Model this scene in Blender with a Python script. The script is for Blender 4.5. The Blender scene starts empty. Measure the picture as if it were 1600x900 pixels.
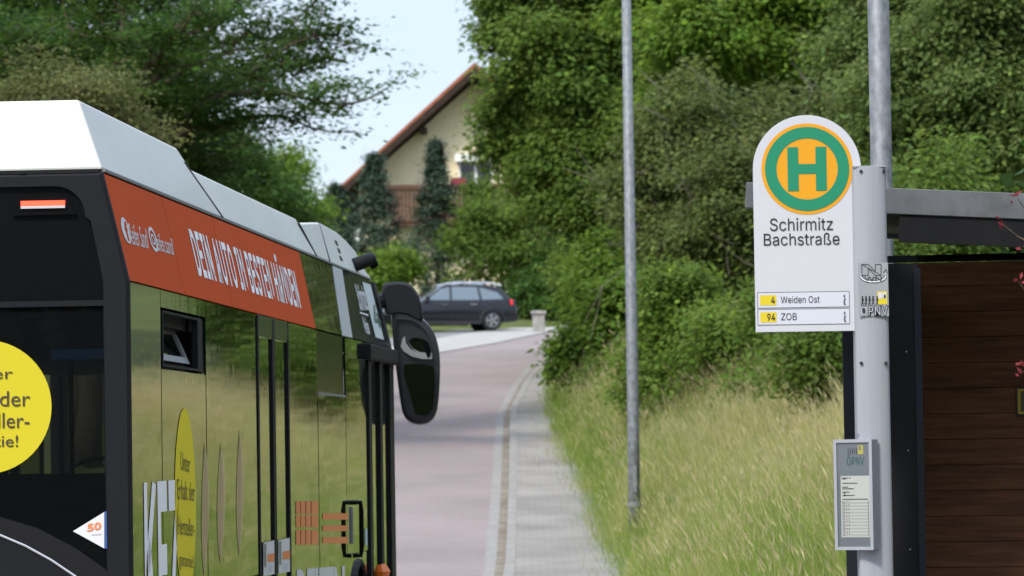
import bpy, bmesh, math, random
import numpy as np
from mathutils import Vector, Matrix, Euler, noise
R = math.radians
random.seed(7); rng = np.random.default_rng(11)
S = bpy.context.scene
COL = S.collection

# ------------------------------------------------------------------ camera
F = 6400.0                       # focal length in pixels of a 1600 px wide frame
CAM_Z = 1.5
PITCH, ROLL = math.atan(285 / F), 0.015
cd = bpy.data.cameras.new('camera'); cam = bpy.data.objects.new('camera', cd); COL.objects.link(cam)
fwd = Vector((0, math.cos(PITCH), math.sin(PITCH))); up0 = Vector((0, -math.sin(PITCH), math.cos(PITCH))); r0 = Vector((1, 0, 0))
cr, sr = math.cos(ROLL), math.sin(ROLL)
rightv = r0 * cr - up0 * sr; upv = r0 * sr + up0 * cr
M = Matrix((rightv, upv, -fwd)).transposed().to_4x4(); M.translation = (0, 0, CAM_Z)
cam.matrix_world = M
cd.sensor_width = 36; cd.lens = F / 1600 * 36; cd.clip_start = 0.5; cd.clip_end = 5000
cd.dof.use_dof = True; cd.dof.focus_distance = 19.5; cd.dof.aperture_fstop = 7.6
S.camera = cam
# ------------------------------------------------------------------ sky, sun, exposure
SUN_EL, SUN_AZ = R(46), R(212)   # azimuth clockwise from +Y: behind and to the left of the camera
w = bpy.data.worlds.new('World'); S.world = w; w.use_nodes = True
nt = w.node_tree; nt.nodes.clear()
out = nt.nodes.new('ShaderNodeOutputWorld'); bg = nt.nodes.new('ShaderNodeBackground'); bg.inputs[1].default_value = 0.12
sky = nt.nodes.new('ShaderNodeTexSky'); sky.sky_type = 'NISHITA'; sky.sun_disc = False
sky.sun_elevation = SUN_EL; sky.sun_rotation = SUN_AZ; sky.air_density = 1.0; sky.dust_density = 1.5; sky.ozone_density = 1.5
tc = nt.nodes.new('ShaderNodeTexCoord'); mp = nt.nodes.new('ShaderNodeMapping'); mp.inputs['Scale'].default_value = (3.0, 3.0, 9.0)
nz = nt.nodes.new('ShaderNodeTexNoise'); nz.inputs['Scale'].default_value = 1.6; nz.inputs['Detail'].default_value = 5; nz.inputs['Roughness'].default_value = 0.55
ramp = nt.nodes.new('ShaderNodeValToRGB'); ramp.color_ramp.elements[0].position = 0.3; ramp.color_ramp.elements[0].color = (.5, .5, .5, 1)
ramp.color_ramp.elements[1].position = 0.72; ramp.color_ramp.elements[1].color = (.97, .97, .97, 1)
mx = nt.nodes.new('ShaderNodeMix'); mx.data_type = 'RGBA'; mx.inputs['B'].default_value = (5.5, 6.3, 7.6, 1)
L = nt.links.new
L(tc.outputs['Generated'], mp.inputs[0]); L(mp.outputs[0], nz.inputs[0]); L(nz.outputs['Fac'], ramp.inputs[0])
sep = nt.nodes.new('ShaderNodeSeparateXYZ'); zr_ = nt.nodes.new('ShaderNodeMapRange'); zr_.inputs[1].default_value = .12; zr_.inputs[2].default_value = .85; zr_.inputs[3].default_value = .94; zr_.inputs[4].default_value = 1.9
vm = nt.nodes.new('ShaderNodeVectorMath'); vm.operation = 'SCALE'      # a bright veil of cloud overhead, as under a thin overcast
L(tc.outputs['Generated'], sep.inputs[0]); L(sep.outputs['Z'], zr_.inputs[0]); L(mx.outputs['Result'], vm.inputs[0]); L(zr_.outputs[0], vm.inputs['Scale'])
L(ramp.outputs[0], mx.inputs['Factor']); L(sky.outputs[0], mx.inputs['A']); L(vm.outputs[0], bg.inputs[0]); L(bg.outputs[0], out.inputs[0])
sd = bpy.data.lights.new('sun', 'SUN'); sd.energy = 2.8; sd.angle = R(9); sd.color = (1, .95, .87)
sun = bpy.data.objects.new('sun', sd); COL.objects.link(sun)
sdir = Vector((math.sin(SUN_AZ) * math.cos(SUN_EL), math.cos(SUN_AZ) * math.cos(SUN_EL), math.sin(SUN_EL)))
sun.rotation_euler = sdir.to_track_quat('Z', 'Y').to_euler(); sun.location = sdir * 50
S.view_settings.view_transform = 'Standard'; S.view_settings.look = 'None'; S.view_settings.exposure = 0.52; S.view_settings.gamma = 1
S.render.engine = 'CYCLES'; S.cycles.max_bounces = 8; S.cycles.transparent_max_bounces = 12
try: S.cycles.use_denoising = True; S.cycles.denoiser = 'OPENIMAGEDENOISE'
except Exception: pass

# ------------------------------------------------------------------ helpers
def ray(px, py): return fwd + rightv * ((px - 800) / F) + upv * ((450 - py) / F)
CAMP = Vector((0, 0, CAM_Z))
def at(px, py, d):
    r = ray(px, py); return CAMP + r * (d / r.y)
def sstep(x, a, b):
    t = np.clip((np.asarray(x, float) - a) / (b - a), 0, 1); return t * t * (3 - 2 * t)

def mat(name, col, rough=.6, spec=.5, metal=0.0, var=0.0, scale=4.0, bump=0.0, bscale=30.0, coat=0.0, stretch=None, col2=None, obj_space=True):
    m = bpy.data.materials.new(name); m.use_nodes = True
    t = m.node_tree; b = t.nodes['Principled BSDF']
    b.inputs['Base Color'].default_value = (*col, 1); b.inputs['Roughness'].default_value = rough
    b.inputs['Specular IOR Level'].default_value = spec; b.inputs['Metallic'].default_value = metal
    b.inputs['Coat Weight'].default_value = coat; b.inputs['Coat Roughness'].default_value = .05
    if var or bump or col2:
        c = t.nodes.new('ShaderNodeTexCoord'); mpn = t.nodes.new('ShaderNodeMapping')
        if stretch: mpn.inputs['Scale'].default_value = stretch
        t.links.new(c.outputs['Object'], mpn.inputs[0])
    if var or col2:
        n = t.nodes.new('ShaderNodeTexNoise'); n.inputs['Scale'].default_value = scale; n.inputs['Detail'].default_value = 6; n.inputs['Roughness'].default_value = .6
        t.links.new(mpn.outputs[0], n.inputs[0])
        r = t.nodes.new('ShaderNodeValToRGB'); r.color_ramp.elements[0].position = .3; r.color_ramp.elements[1].position = .7
        a = col2 if col2 else tuple(x * (1 - var) for x in col); d = col if col2 else tuple(min(1, x * (1 + var)) for x in col)
        r.color_ramp.elements[0].color = (*a, 1); r.color_ramp.elements[1].color = (*d, 1)
        t.links.new(n.outputs['Fac'], r.inputs[0]); t.links.new(r.outputs[0], b.inputs['Base Color'])
        mr = t.nodes.new('ShaderNodeMapRange'); mr.inputs['To Min'].default_value = rough * .85; mr.inputs['To Max'].default_value = min(1, rough * 1.15)
        t.links.new(n.outputs['Fac'], mr.inputs[0]); t.links.new(mr.outputs[0], b.inputs['Roughness'])
    if bump:
        n2 = t.nodes.new('ShaderNodeTexNoise'); n2.inputs['Scale'].default_value = bscale; n2.inputs['Detail'].default_value = 4
        t.links.new(mpn.outputs[0], n2.inputs[0])
        bp = t.nodes.new('ShaderNodeBump'); bp.inputs['Strength'].default_value = 1; bp.inputs['Distance'].default_value = bump
        t.links.new(n2.outputs['Fac'], bp.inputs['Height']); t.links.new(bp.outputs[0], b.inputs['Normal'])
    return m

def emit(name, col, st):
    m = mat(name, col, .3); b = m.node_tree.nodes['Principled BSDF']
    b.inputs['Emission Color'].default_value = (*col, 1); b.inputs['Emission Strength'].default_value = st; return m

def glass(name, tint, opacity, rough=.02, ior=1.5):
    m = bpy.data.materials.new(name); m.use_nodes = True; t = m.node_tree; t.nodes.clear()
    o = t.nodes.new('ShaderNodeOutputMaterial'); tr = t.nodes.new('ShaderNodeBsdfTransparent'); tr.inputs[0].default_value = (*tint, 1)
    gl = t.nodes.new('ShaderNodeBsdfGlossy'); gl.inputs['Roughness'].default_value = rough
    df = t.nodes.new('ShaderNodeBsdfDiffuse'); df.inputs[0].default_value = (.01, .012, .012, 1)
    m1 = t.nodes.new('ShaderNodeMixShader'); m1.inputs[0].default_value = opacity
    m2 = t.nodes.new('ShaderNodeMixShader'); 
    lw = t.nodes.new('ShaderNodeLayerWeight'); lw.inputs[0].default_value = .5; f0 = ((ior - 1) / (ior + 1)) ** 2
    pw = t.nodes.new('ShaderNodeMath'); pw.operation = 'POWER'; pw.inputs[1].default_value = 5; fr = t.nodes.new('ShaderNodeMath'); fr.operation = 'MULTIPLY_ADD'; fr.inputs[1].default_value = 1 - f0; fr.inputs[2].default_value = f0
    t.links.new(lw.outputs['Facing'], pw.inputs[0]); t.links.new(pw.outputs[0], fr.inputs[0])
    t.links.new(tr.outputs[0], m1.inputs[1]); t.links.new(df.outputs[0], m1.inputs[2])
    t.links.new(fr.outputs[0], m2.inputs[0]); t.links.new(m1.outputs[0], m2.inputs[1]); t.links.new(gl.outputs[0], m2.inputs[2]); t.links.new(m2.outputs[0], o.inputs[0])
    return m

def link(name, me, parent=None, m=None, label=None, smooth=False):
    o = bpy.data.objects.new(name, me); COL.objects.link(o)
    if parent: o.parent = parent
    if m is not None and not me.materials: me.materials.append(m)
    if label: o['label'] = label
    if smooth:
        for p in me.polygons: p.use_smooth = True
    return o
def tag(o, label, cat, group=None, kind=None):
    if label: o['label'] = label
    if cat: o['category'] = cat
    if group: o['group'] = group
    if kind: o['kind'] = kind
    return o
def empty(name, loc, label, cat, group=None, rot=(0, 0, 0)):
    o = bpy.data.objects.new(name, None); COL.objects.link(o); o.location = loc; o.rotation_euler = rot
    return tag(o, label, cat, group)
def struct(name, me, m):
    o = link(name, me, None, m); o['kind'] = 'structure'; return o

class MB:
    def __init__(s): s.v = []; s.f = []; s.mi = []
    def add(s, vs, fs, mi=0):
        n = len(s.v); s.v += [tuple(v) for v in vs]; s.f += [tuple(n + i for i in f) for f in fs]; s.mi += [mi] * len(fs); return s
    def box(s, a, b, M=None, mi=0):
        (x0, y0, z0), (x1, y1, z1) = a, b
        vs = [Vector(p) for p in ((x0, y0, z0), (x1, y0, z0), (x1, y1, z0), (x0, y1, z0), (x0, y0, z1), (x1, y0, z1), (x1, y1, z1), (x0, y1, z1))]
        if M is not None: vs = [M @ v for v in vs]
        return s.add(vs, [(0, 3, 2, 1), (4, 5, 6, 7), (0, 1, 5, 4), (1, 2, 6, 5), (2, 3, 7, 6), (3, 0, 4, 7)], mi)
    def tube(s, pts, rad, n=8, cap=True, mi=0):
        pts = [Vector(p) for p in pts]; rad = rad if hasattr(rad, '__len__') else [rad] * len(pts)
        vs = []; ref = None
        for i, p in enumerate(pts):
            d = (pts[min(i + 1, len(pts) - 1)] - pts[max(i - 1, 0)]).normalized()
            if ref is None: ref = d.orthogonal().normalized()
            u = (ref - d * ref.dot(d)).normalized(); ref = u; v = d.cross(u)
            for k in range(n):
                a = 2 * math.pi * k / n; vs.append(p + (u * math.cos(a) + v * math.sin(a)) * rad[i])
        fs = []
        for i in range(len(pts) - 1):
            for k in range(n):
                fs.append((i * n + k, i * n + (k + 1) % n, (i + 1) * n + (k + 1) % n, (i + 1) * n + k))
        if cap: fs += [tuple(reversed(range(n))), tuple((len(pts) - 1) * n + k for k in range(n))]
        return s.add(vs, fs, mi)
    def prism(s, front, off, mi=0):            # polygon (list of points) extruded by vector off
        n = len(front); front = [Vector(p) for p in front]; off = Vector(off)
        vs = front + [p + off for p in front]
        return s.add(vs, [tuple(range(n)), tuple(reversed(range(n, 2 * n)))] + [(i, i + n, (i + 1) % n + n, (i + 1) % n) for i in range(n)], mi)
    def loft(s, rings, closed=True, cap=True, mi=0):
        n = len(rings[0]); vs = [Vector(p) for r_ in rings for p in r_]; fs = []
        for i in range(len(rings) - 1):
            for k in range(n if closed else n - 1):
                fs.append((i * n + k, i * n + (k + 1) % n, (i + 1) * n + (k + 1) % n, (i + 1) * n + k))
        if cap: fs += [tuple(reversed(range(n))), tuple((len(rings) - 1) * n + k for k in range(n))]
        return s.add(vs, fs, mi)
    def me(s, name, bevel=0.0, seg=2, fix=True):
        me = bpy.data.meshes.new(name); me.from_pydata(s.v, [], s.f); me.update()
        if any(s.mi): me.polygons.foreach_set('material_index', s.mi)
        if fix or bevel:
            bm = bmesh.new(); bm.from_mesh(me)
            if fix: bmesh.ops.recalc_face_normals(bm, faces=bm.faces)
            if bevel:
                ed = [e for e in bm.edges if len(e.link_faces) == 2 and e.calc_face_angle(0) > .5]
                bmesh.ops.bevel(bm, geom=ed, offset=bevel, segments=seg, affect='EDGES', profile=.5, clamp_overlap=True)
            bm.to_mesh(me); bm.free()
        return me
    def build(s, name, m, parent=None, bevel=0.0, seg=2, label=None, smooth=False, fix=True):
        me = s.me(name, bevel, seg, fix)
        for q in (m if isinstance(m, (list, tuple)) else [m]): me.materials.append(q)
        return link(name, me, parent, None, label, smooth)
def Bx(a, b, M=None): return MB().box(a, b, M)

GLYPHS = {  # outlines of the lettering on a 0..1999 grid, one list per contour
    'Schirmitz': [[124,0,101,8,79,30,60,68,43,119,29,183,17,259,8,345,3,441,0,546,44,546,47,477,51,415,57,363,65,318,75,282,86,254,98,234,111,222,124,218,139,222,153,236,166,259,177,291,187,331,195,378,201,432,205,491,206,556,205,613,202,663,197,705,190,741,182,773,173,801,162,825,151,848,138,868,97,932,71,981,50,1044,32,1119,19,1208,12,1312,9,1431,11,1534,16,1629,25,1714,36,1789,50,1851,67,1902,85,1939,105,1961,127,1968,148,1961,168,1938,186,1901,202,1851,216,1789,227,1717,236,1636,241,1547,243,1452,200,1452,197,1540,189,1615,177,1675,162,1719,145,1745,125,1754,111,1750,98,1736,87,1714,76,1684,68,1647,61,1603,56,1554,53,1501,51,1443,53,1382,56,1330,62,1285,70,1248,78,1216,88,1190,98,1168,107,1149,117,1134,151,1082,162,1065,172,1046,183,1023,194,995,205,963,215,925,224,882,232,831,239,775,244,710,247,636,248,554,246,453,242,359,233,272,222,194,208,128,191,73,171,32,149,8],[413,3,391,13,370,44,352,95,336,164,322,250,311,352,303,469,298,597,297,737,298,879,303,1009,311,1126,322,1228,336,1314,352,1384,370,1435,391,1466,413,1476,425,1473,437,1464,448,1449,459,1428,469,1401,478,1369,487,1332,495,1289,502,1242,507,1189,512,1133,516,1073,477,1016,475,1053,472,1087,468,1119,464,1148,460,1175,455,1199,449,1221,443,1238,436,1253,429,1263,421,1269,413,1271,397,1263,383,1238,371,1197,361,1143,353,1078,346,1003,342,919,339,831,338,737,339,644,342,557,346,474,353,399,361,335,371,281,383,240,397,216,413,208,421,210,429,216,436,227,443,241,449,260,455,281,460,306,465,335,469,366,473,400,475,435,478,473,517,418,513,355,508,297,502,244,496,196,488,152,479,113,469,80,459,52,448,31,437,15,425,6],[615,884,615,33,574,33,574,1943,615,1943,615,1112,608,1112,616,1231,628,1324,641,1392,656,1439,673,1467,691,1476,708,1470,723,1450,737,1417,749,1370,759,1310,767,1237,773,1150,777,1050,778,935,778,33,737,33,737,916,736,1019,730,1106,722,1176,710,1227,696,1258,680,1269,668,1264,657,1249,647,1224,638,1190,630,1147,624,1094,619,1033,616,963],[849,33,849,1457,890,1457,890,33],[870,1695,862,1700,856,1715,850,1740,845,1771,842,1807,841,1847,842,1887,845,1923,850,1955,856,1979,862,1994,870,1999,877,1994,884,1979,890,1955,895,1923,898,1887,898,1847,898,1807,895,1771,890,1740,884,1715,877,1700],[961,33,961,1457,1000,1457,1000,1238,1003,1238,1009,1305,1017,1363,1028,1411,1040,1448,1054,1470,1068,1477,1072,1477,1075,1477,1079,1476,1083,1475,1086,1474,1089,1474,1089,1243,1087,1245,1084,1248,1080,1251,1075,1254,1070,1255,1064,1256,1053,1251,1042,1237,1032,1214,1023,1183,1016,1144,1010,1098,1005,1045,1003,986,1002,923,1002,33],[1134,33,1134,1457,1174,1457,1174,1142,1171,1142,1175,1213,1181,1277,1188,1331,1196,1378,1205,1415,1215,1445,1225,1466,1235,1478,1246,1483,1264,1472,1279,1440,1292,1387,1302,1317,1310,1234,1314,1139,1309,1139,1312,1206,1318,1267,1325,1321,1334,1369,1343,1408,1354,1440,1366,1464,1379,1478,1392,1483,1406,1477,1420,1459,1432,1429,1444,1387,1453,1333,1462,1266,1468,1187,1471,1095,1472,991,1472,33,1431,33,1431,985,1430,1079,1425,1153,1416,1207,1405,1244,1393,1266,1380,1274,1369,1269,1359,1256,1350,1233,1342,1203,1336,1166,1331,1123,1327,1073,1325,1019,1324,961,1324,33,1283,33,1283,1008,1281,1083,1277,1147,1269,1201,1258,1241,1246,1266,1233,1274,1223,1269,1214,1256,1205,1235,1197,1204,1189,1166,1183,1119,1179,1063,1176,999,1175,926,1175,33],[1543,33,1543,1457,1584,1457,1584,33],[1564,1695,1557,1700,1550,1715,1544,1740,1539,1771,1537,1807,1536,1847,1537,1887,1539,1923,1544,1955,1550,1979,1557,1994,1564,1999,1571,1994,1578,1979,1584,1955,1589,1923,1592,1887,1593,1847,1592,1807,1589,1771,1584,1740,1578,1715,1571,1700],[1756,1457,1756,1261,1624,1261,1624,1457],[1663,1802,1704,1802,1704,400,1705,343,1707,298,1711,263,1716,239,1724,225,1734,220,1737,221,1740,222,1744,225,1748,228,1751,231,1755,234,1762,40,1758,33,1753,27,1748,23,1743,20,1738,19,1732,18,1712,29,1695,60,1681,113,1671,186,1665,275,1663,382],[1800,33,1800,205,1942,1233,1942,1246,1804,1246,1804,1457,1995,1457,1995,1275,1856,259,1856,245,1999,245,1999,33]],
    'Bachstraße': [[0,33,0,1973,99,1973,118,1965,134,1942,147,1904,159,1853,169,1791,176,1718,181,1638,184,1551,185,1459,185,1381,183,1312,179,1253,174,1203,169,1159,162,1123,155,1093,148,1069,140,1050,140,1033,149,1023,157,1001,166,969,174,925,182,872,188,807,192,733,195,648,196,552,195,457,192,369,187,287,179,214,169,152,156,101,141,63,123,40,102,33],[35,250,101,250,121,260,137,289,148,337,156,399,160,471,162,553,161,617,159,678,155,734,149,784,143,828,135,864,125,891,115,907,103,913,35,913],[35,1121,98,1121,107,1126,117,1139,125,1162,133,1193,139,1232,144,1278,148,1330,151,1388,151,1452,150,1533,146,1605,138,1668,128,1717,115,1746,99,1755,35,1755],[305,0,292,6,280,23,269,51,259,91,250,141,243,203,238,274,235,354,234,444,235,522,237,590,241,647,246,695,252,735,260,769,268,796,277,819,286,836,296,850,305,862,315,871,327,882,337,890,345,897,353,905,358,915,363,929,366,947,368,972,368,1004,368,1012,368,1069,366,1120,364,1164,360,1203,355,1235,349,1261,342,1279,334,1291,325,1294,315,1291,307,1280,299,1262,292,1238,287,1211,282,1180,278,1146,275,1112,272,1077,240,1143,245,1225,252,1295,260,1352,270,1399,280,1437,290,1464,301,1484,312,1495,324,1499,331,1497,340,1490,348,1479,357,1463,366,1439,374,1407,382,1367,388,1316,394,1254,398,1180,401,1093,402,991,402,33,369,33,369,231,367,231,364,196,360,162,355,126,350,93,343,63,335,36,326,16,316,4],[311,206,323,211,333,228,342,257,350,294,357,338,362,388,365,443,368,500,368,559,368,757,366,746,364,736,360,727,355,718,350,710,344,703,338,697,333,691,327,686,322,681,317,677,314,673,306,665,298,653,291,637,284,618,279,593,274,564,270,528,268,484,268,432,268,386,270,344,273,308,277,277,282,252,288,232,295,217,303,209],[544,1,526,12,510,43,495,95,482,166,470,253,461,357,455,475,451,605,449,748,451,892,455,1024,461,1143,470,1247,482,1334,495,1405,510,1457,526,1489,544,1499,554,1496,564,1486,573,1471,582,1450,590,1423,598,1390,605,1352,612,1309,617,1261,622,1207,626,1150,629,1089,597,1031,595,1068,593,1103,590,1136,587,1166,583,1193,579,1218,574,1239,569,1257,564,1272,558,1282,551,1288,544,1291,531,1282,520,1257,510,1216,502,1160,495,1094,490,1018,487,933,484,843,484,748,484,654,487,565,490,481,495,404,502,339,510,284,520,243,531,218,544,210,551,212,558,218,564,229,569,244,575,262,579,285,584,310,587,339,591,370,594,405,596,441,598,479,630,423,627,360,623,301,618,247,612,198,606,153,599,114,591,80,583,52,574,30,564,14,555,4],[710,897,710,33,677,33,677,1973,710,1973,710,1129,704,1129,711,1249,720,1344,731,1414,744,1461,757,1489,773,1499,786,1492,798,1472,810,1438,820,1391,828,1330,835,1256,840,1168,843,1066,844,949,844,33,810,33,810,930,809,1034,805,1122,798,1194,788,1246,777,1277,763,1288,753,1283,744,1268,736,1243,729,1208,722,1164,717,1111,713,1048,711,977],[973,1,959,6,946,21,934,46,924,80,915,124,907,177,900,240,895,311,892,392,924,439,928,366,933,307,941,262,950,231,960,212,972,206,986,213,997,234,1007,270,1014,316,1018,367,1020,425,1019,472,1016,514,1012,550,1006,581,998,605,989,624,955,681,937,718,923,766,912,826,905,898,900,981,898,1077,899,1157,903,1230,908,1297,916,1356,925,1405,936,1446,948,1475,961,1493,975,1499,989,1494,1001,1479,1012,1453,1021,1419,1030,1377,1037,1326,1042,1269,1047,1207,1050,1138,1020,1090,1017,1143,1012,1192,1006,1237,998,1272,988,1294,976,1301,964,1294,953,1274,945,1241,938,1198,934,1147,932,1090,933,1040,936,997,941,960,947,930,956,904,967,883,999,831,1016,794,1030,746,1041,686,1048,615,1053,533,1054,439,1053,357,1050,281,1044,212,1036,151,1027,99,1015,57,1002,26,988,8],[1185,1479,1185,1280,1076,1280,1076,1479],[1108,1830,1142,1830,1142,405,1143,347,1144,301,1148,266,1152,242,1158,228,1166,223,1169,223,1171,225,1175,227,1178,230,1181,234,1184,237,1190,39,1186,32,1182,26,1178,22,1174,19,1170,18,1165,17,1149,28,1135,60,1123,114,1115,187,1110,278,1108,387],[1226,33,1226,1479,1259,1479,1259,1257,1261,1257,1266,1325,1273,1384,1281,1433,1291,1470,1302,1493,1315,1500,1317,1500,1320,1500,1323,1499,1326,1498,1329,1497,1331,1496,1331,1262,1330,1264,1327,1267,1324,1270,1320,1273,1316,1274,1311,1275,1302,1270,1293,1256,1285,1233,1278,1201,1272,1161,1267,1114,1263,1060,1261,1001,1260,936,1260,33],[1427,0,1415,6,1403,23,1392,51,1382,91,1373,141,1366,203,1361,274,1358,354,1356,444,1357,522,1360,590,1363,647,1369,695,1375,735,1382,769,1390,796,1399,819,1409,836,1418,850,1428,862,1438,871,1449,882,1459,890,1468,897,1475,905,1481,915,1485,929,1488,947,1490,972,1491,1004,1491,1012,1490,1069,1489,1120,1486,1164,1482,1203,1477,1235,1471,1261,1464,1279,1456,1291,1447,1294,1438,1291,1429,1280,1422,1262,1415,1238,1409,1211,1404,1180,1400,1146,1397,1112,1395,1077,1362,1143,1368,1225,1375,1295,1383,1352,1392,1399,1402,1437,1413,1464,1424,1484,1435,1495,1446,1499,1454,1497,1462,1490,1471,1479,1480,1463,1488,1439,1497,1407,1504,1367,1511,1316,1517,1254,1521,1180,1524,1093,1524,991,1524,33,1491,33,1491,231,1489,231,1486,196,1483,162,1478,126,1472,93,1466,63,1458,36,1449,16,1439,4],[1433,206,1445,211,1456,228,1465,257,1473,294,1479,338,1484,388,1488,443,1490,500,1491,559,1491,757,1489,746,1486,736,1482,727,1477,718,1472,710,1467,703,1461,697,1455,691,1450,686,1444,681,1440,677,1436,673,1428,665,1421,653,1413,637,1407,618,1401,593,1397,564,1393,528,1391,484,1390,432,1391,386,1393,344,1396,308,1400,277,1405,252,1411,232,1418,217,1425,209],[1620,1414,1620,33,1586,33,1586,1414,1589,1593,1596,1739,1608,1852,1623,1934,1641,1983,1661,1999,1673,1994,1685,1977,1696,1950,1707,1912,1716,1861,1724,1798,1730,1723,1734,1635,1735,1533,1735,1471,1734,1418,1731,1371,1729,1331,1726,1294,1723,1261,1719,1231,1716,1201,1714,1172,1712,1142,1710,1108,1710,1072,1711,1028,1713,988,1716,952,1721,918,1727,886,1733,854,1739,821,1745,786,1752,749,1758,708,1763,663,1768,612,1772,555,1774,489,1774,415,1773,333,1770,259,1765,193,1758,137,1750,91,1740,54,1728,28,1715,12,1701,7,1689,10,1678,20,1667,38,1657,60,1649,84,1643,111,1656,314,1661,295,1666,275,1672,255,1680,237,1689,226,1699,223,1711,229,1721,247,1730,277,1736,319,1739,370,1741,431,1740,479,1738,523,1734,563,1729,599,1724,634,1718,668,1711,702,1705,736,1698,772,1692,810,1687,851,1682,897,1678,948,1676,1006,1675,1070,1676,1121,1677,1164,1680,1200,1682,1232,1686,1261,1689,1289,1692,1317,1695,1347,1698,1380,1701,1417,1702,1461,1702,1512,1701,1597,1697,1665,1690,1717,1682,1754,1672,1776,1661,1783,1649,1773,1639,1743,1631,1694,1625,1623,1621,1530],[1912,1,1892,12,1875,43,1860,95,1846,166,1835,253,1826,356,1819,474,1815,603,1814,745,1815,888,1819,1018,1826,1138,1835,1243,1845,1331,1859,1403,1873,1456,1890,1488,1908,1499,1919,1495,1930,1481,1941,1459,1952,1428,1961,1385,1971,1333,1979,1269,1986,1194,1991,1108,1996,1009,1998,897,1999,772,1999,678,1836,678,1836,875,1981,875,1965,804,1965,895,1962,980,1959,1057,1954,1125,1947,1182,1939,1229,1930,1264,1920,1285,1908,1292,1896,1285,1885,1264,1876,1228,1867,1181,1861,1125,1855,1061,1851,990,1849,915,1848,837,1848,710,1849,608,1852,518,1856,438,1862,369,1869,312,1878,267,1888,234,1900,215,1912,208,1920,211,1928,220,1935,234,1941,254,1947,279,1952,310,1956,346,1960,388,1963,435,1996,379,1992,307,1986,242,1979,182,1971,130,1961,86,1950,49,1938,23,1926,7]],
    'Weiden Ost': [[73,31,0,1943,35,1943,78,767,81,673,84,577,87,481,90,382,93,282,96,180,91,180,94,282,97,382,100,481,103,577,106,673,110,767,153,1943,192,1943,236,767,239,673,242,577,246,481,249,382,252,282,254,180,250,180,252,282,255,382,258,481,261,577,265,673,268,767,311,1943,346,1943,272,31,232,31,186,1245,181,1369,177,1502,173,1649,169,1816,176,1816,172,1657,169,1514,164,1379,160,1245,113,31],[467,0,439,23,416,92,398,203,384,350,375,528,373,733,375,939,384,1119,397,1269,415,1381,438,1452,463,1476,479,1466,495,1436,510,1386,523,1312,535,1214,543,1090,549,939,551,760,551,667,394,667,394,861,533,861,518,790,517,923,512,1040,504,1137,493,1210,480,1256,463,1272,446,1256,432,1209,421,1136,412,1044,407,938,405,824,405,698,407,552,413,430,422,333,434,262,449,218,467,204,478,210,489,229,498,260,506,304,512,360,516,427,548,372,541,268,532,178,519,104,504,47,486,12],[596,31,596,1456,628,1456,628,31],[612,1695,604,1706,597,1739,592,1788,590,1846,592,1905,597,1955,604,1988,612,1999,621,1988,628,1955,633,1905,635,1846,633,1788,628,1739,621,1706],[760,0,736,23,715,91,698,201,685,348,677,529,674,740,677,950,685,1130,698,1277,716,1386,736,1453,760,1476,777,1464,790,1431,801,1384,808,1330,814,1276,818,1230,821,1230,821,1943,853,1943,853,31,822,31,822,251,819,251,814,203,808,148,800,93,790,45,777,11],[765,207,781,224,796,275,807,356,815,463,820,593,821,743,820,891,815,1019,807,1124,796,1204,782,1254,765,1270,747,1253,733,1201,722,1119,714,1012,709,885,707,743,709,598,714,469,722,360,733,277,747,224],[993,0,966,23,943,92,924,203,910,350,902,528,899,733,902,939,910,1119,924,1269,942,1381,964,1452,990,1476,1006,1466,1022,1436,1037,1386,1050,1312,1061,1214,1070,1090,1076,939,1077,760,1077,667,921,667,921,861,1060,861,1045,790,1043,923,1039,1040,1031,1137,1020,1210,1006,1256,990,1272,973,1256,958,1209,947,1136,939,1044,933,938,932,824,932,698,934,552,939,430,949,333,961,262,976,218,993,204,1005,210,1015,229,1024,260,1032,304,1038,360,1043,427,1074,372,1068,268,1058,178,1046,104,1030,47,1013,12],[1155,883,1155,31,1123,31,1123,1456,1154,1456,1154,1111,1149,1111,1160,1279,1175,1391,1194,1455,1215,1476,1234,1461,1251,1416,1265,1341,1275,1236,1282,1101,1284,934,1284,31,1251,31,1251,915,1248,1063,1239,1175,1225,1244,1206,1268,1192,1257,1180,1223,1169,1169,1162,1093,1157,998],[1552,5,1519,35,1490,124,1466,269,1448,464,1436,704,1432,985,1436,1267,1448,1508,1466,1703,1490,1848,1519,1938,1552,1968,1585,1938,1614,1848,1638,1703,1656,1508,1668,1267,1672,985,1668,704,1656,464,1638,269,1614,124,1585,35],[1552,230,1575,251,1596,316,1613,424,1627,572,1636,760,1639,985,1636,1212,1627,1401,1613,1550,1596,1657,1575,1722,1552,1744,1529,1722,1508,1656,1491,1549,1477,1400,1469,1212,1466,985,1469,760,1477,573,1491,425,1508,317,1529,251],[1789,0,1770,11,1752,44,1738,98,1726,173,1717,269,1712,385,1743,431,1749,329,1759,257,1772,215,1789,201,1808,217,1822,265,1832,335,1835,417,1833,485,1828,541,1818,584,1805,613,1772,670,1748,729,1731,813,1721,923,1718,1060,1720,1176,1728,1277,1739,1360,1754,1423,1772,1462,1792,1476,1811,1464,1827,1431,1841,1377,1851,1306,1859,1219,1865,1120,1835,1073,1830,1149,1821,1217,1809,1265,1792,1280,1776,1266,1762,1221,1754,1155,1751,1073,1753,1001,1759,945,1769,902,1784,869,1815,817,1838,759,1855,675,1865,566,1868,431,1866,312,1858,208,1847,121,1831,55,1811,14],[1994,1456,1994,1260,1890,1260,1890,1456],[1921,1801,1953,1801,1953,398,1954,317,1958,261,1965,229,1976,218,1980,219,1984,223,1989,227,1993,232,1999,37,1994,27,1988,21,1982,17,1975,15,1952,39,1935,111,1924,226,1921,380]],
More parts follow.
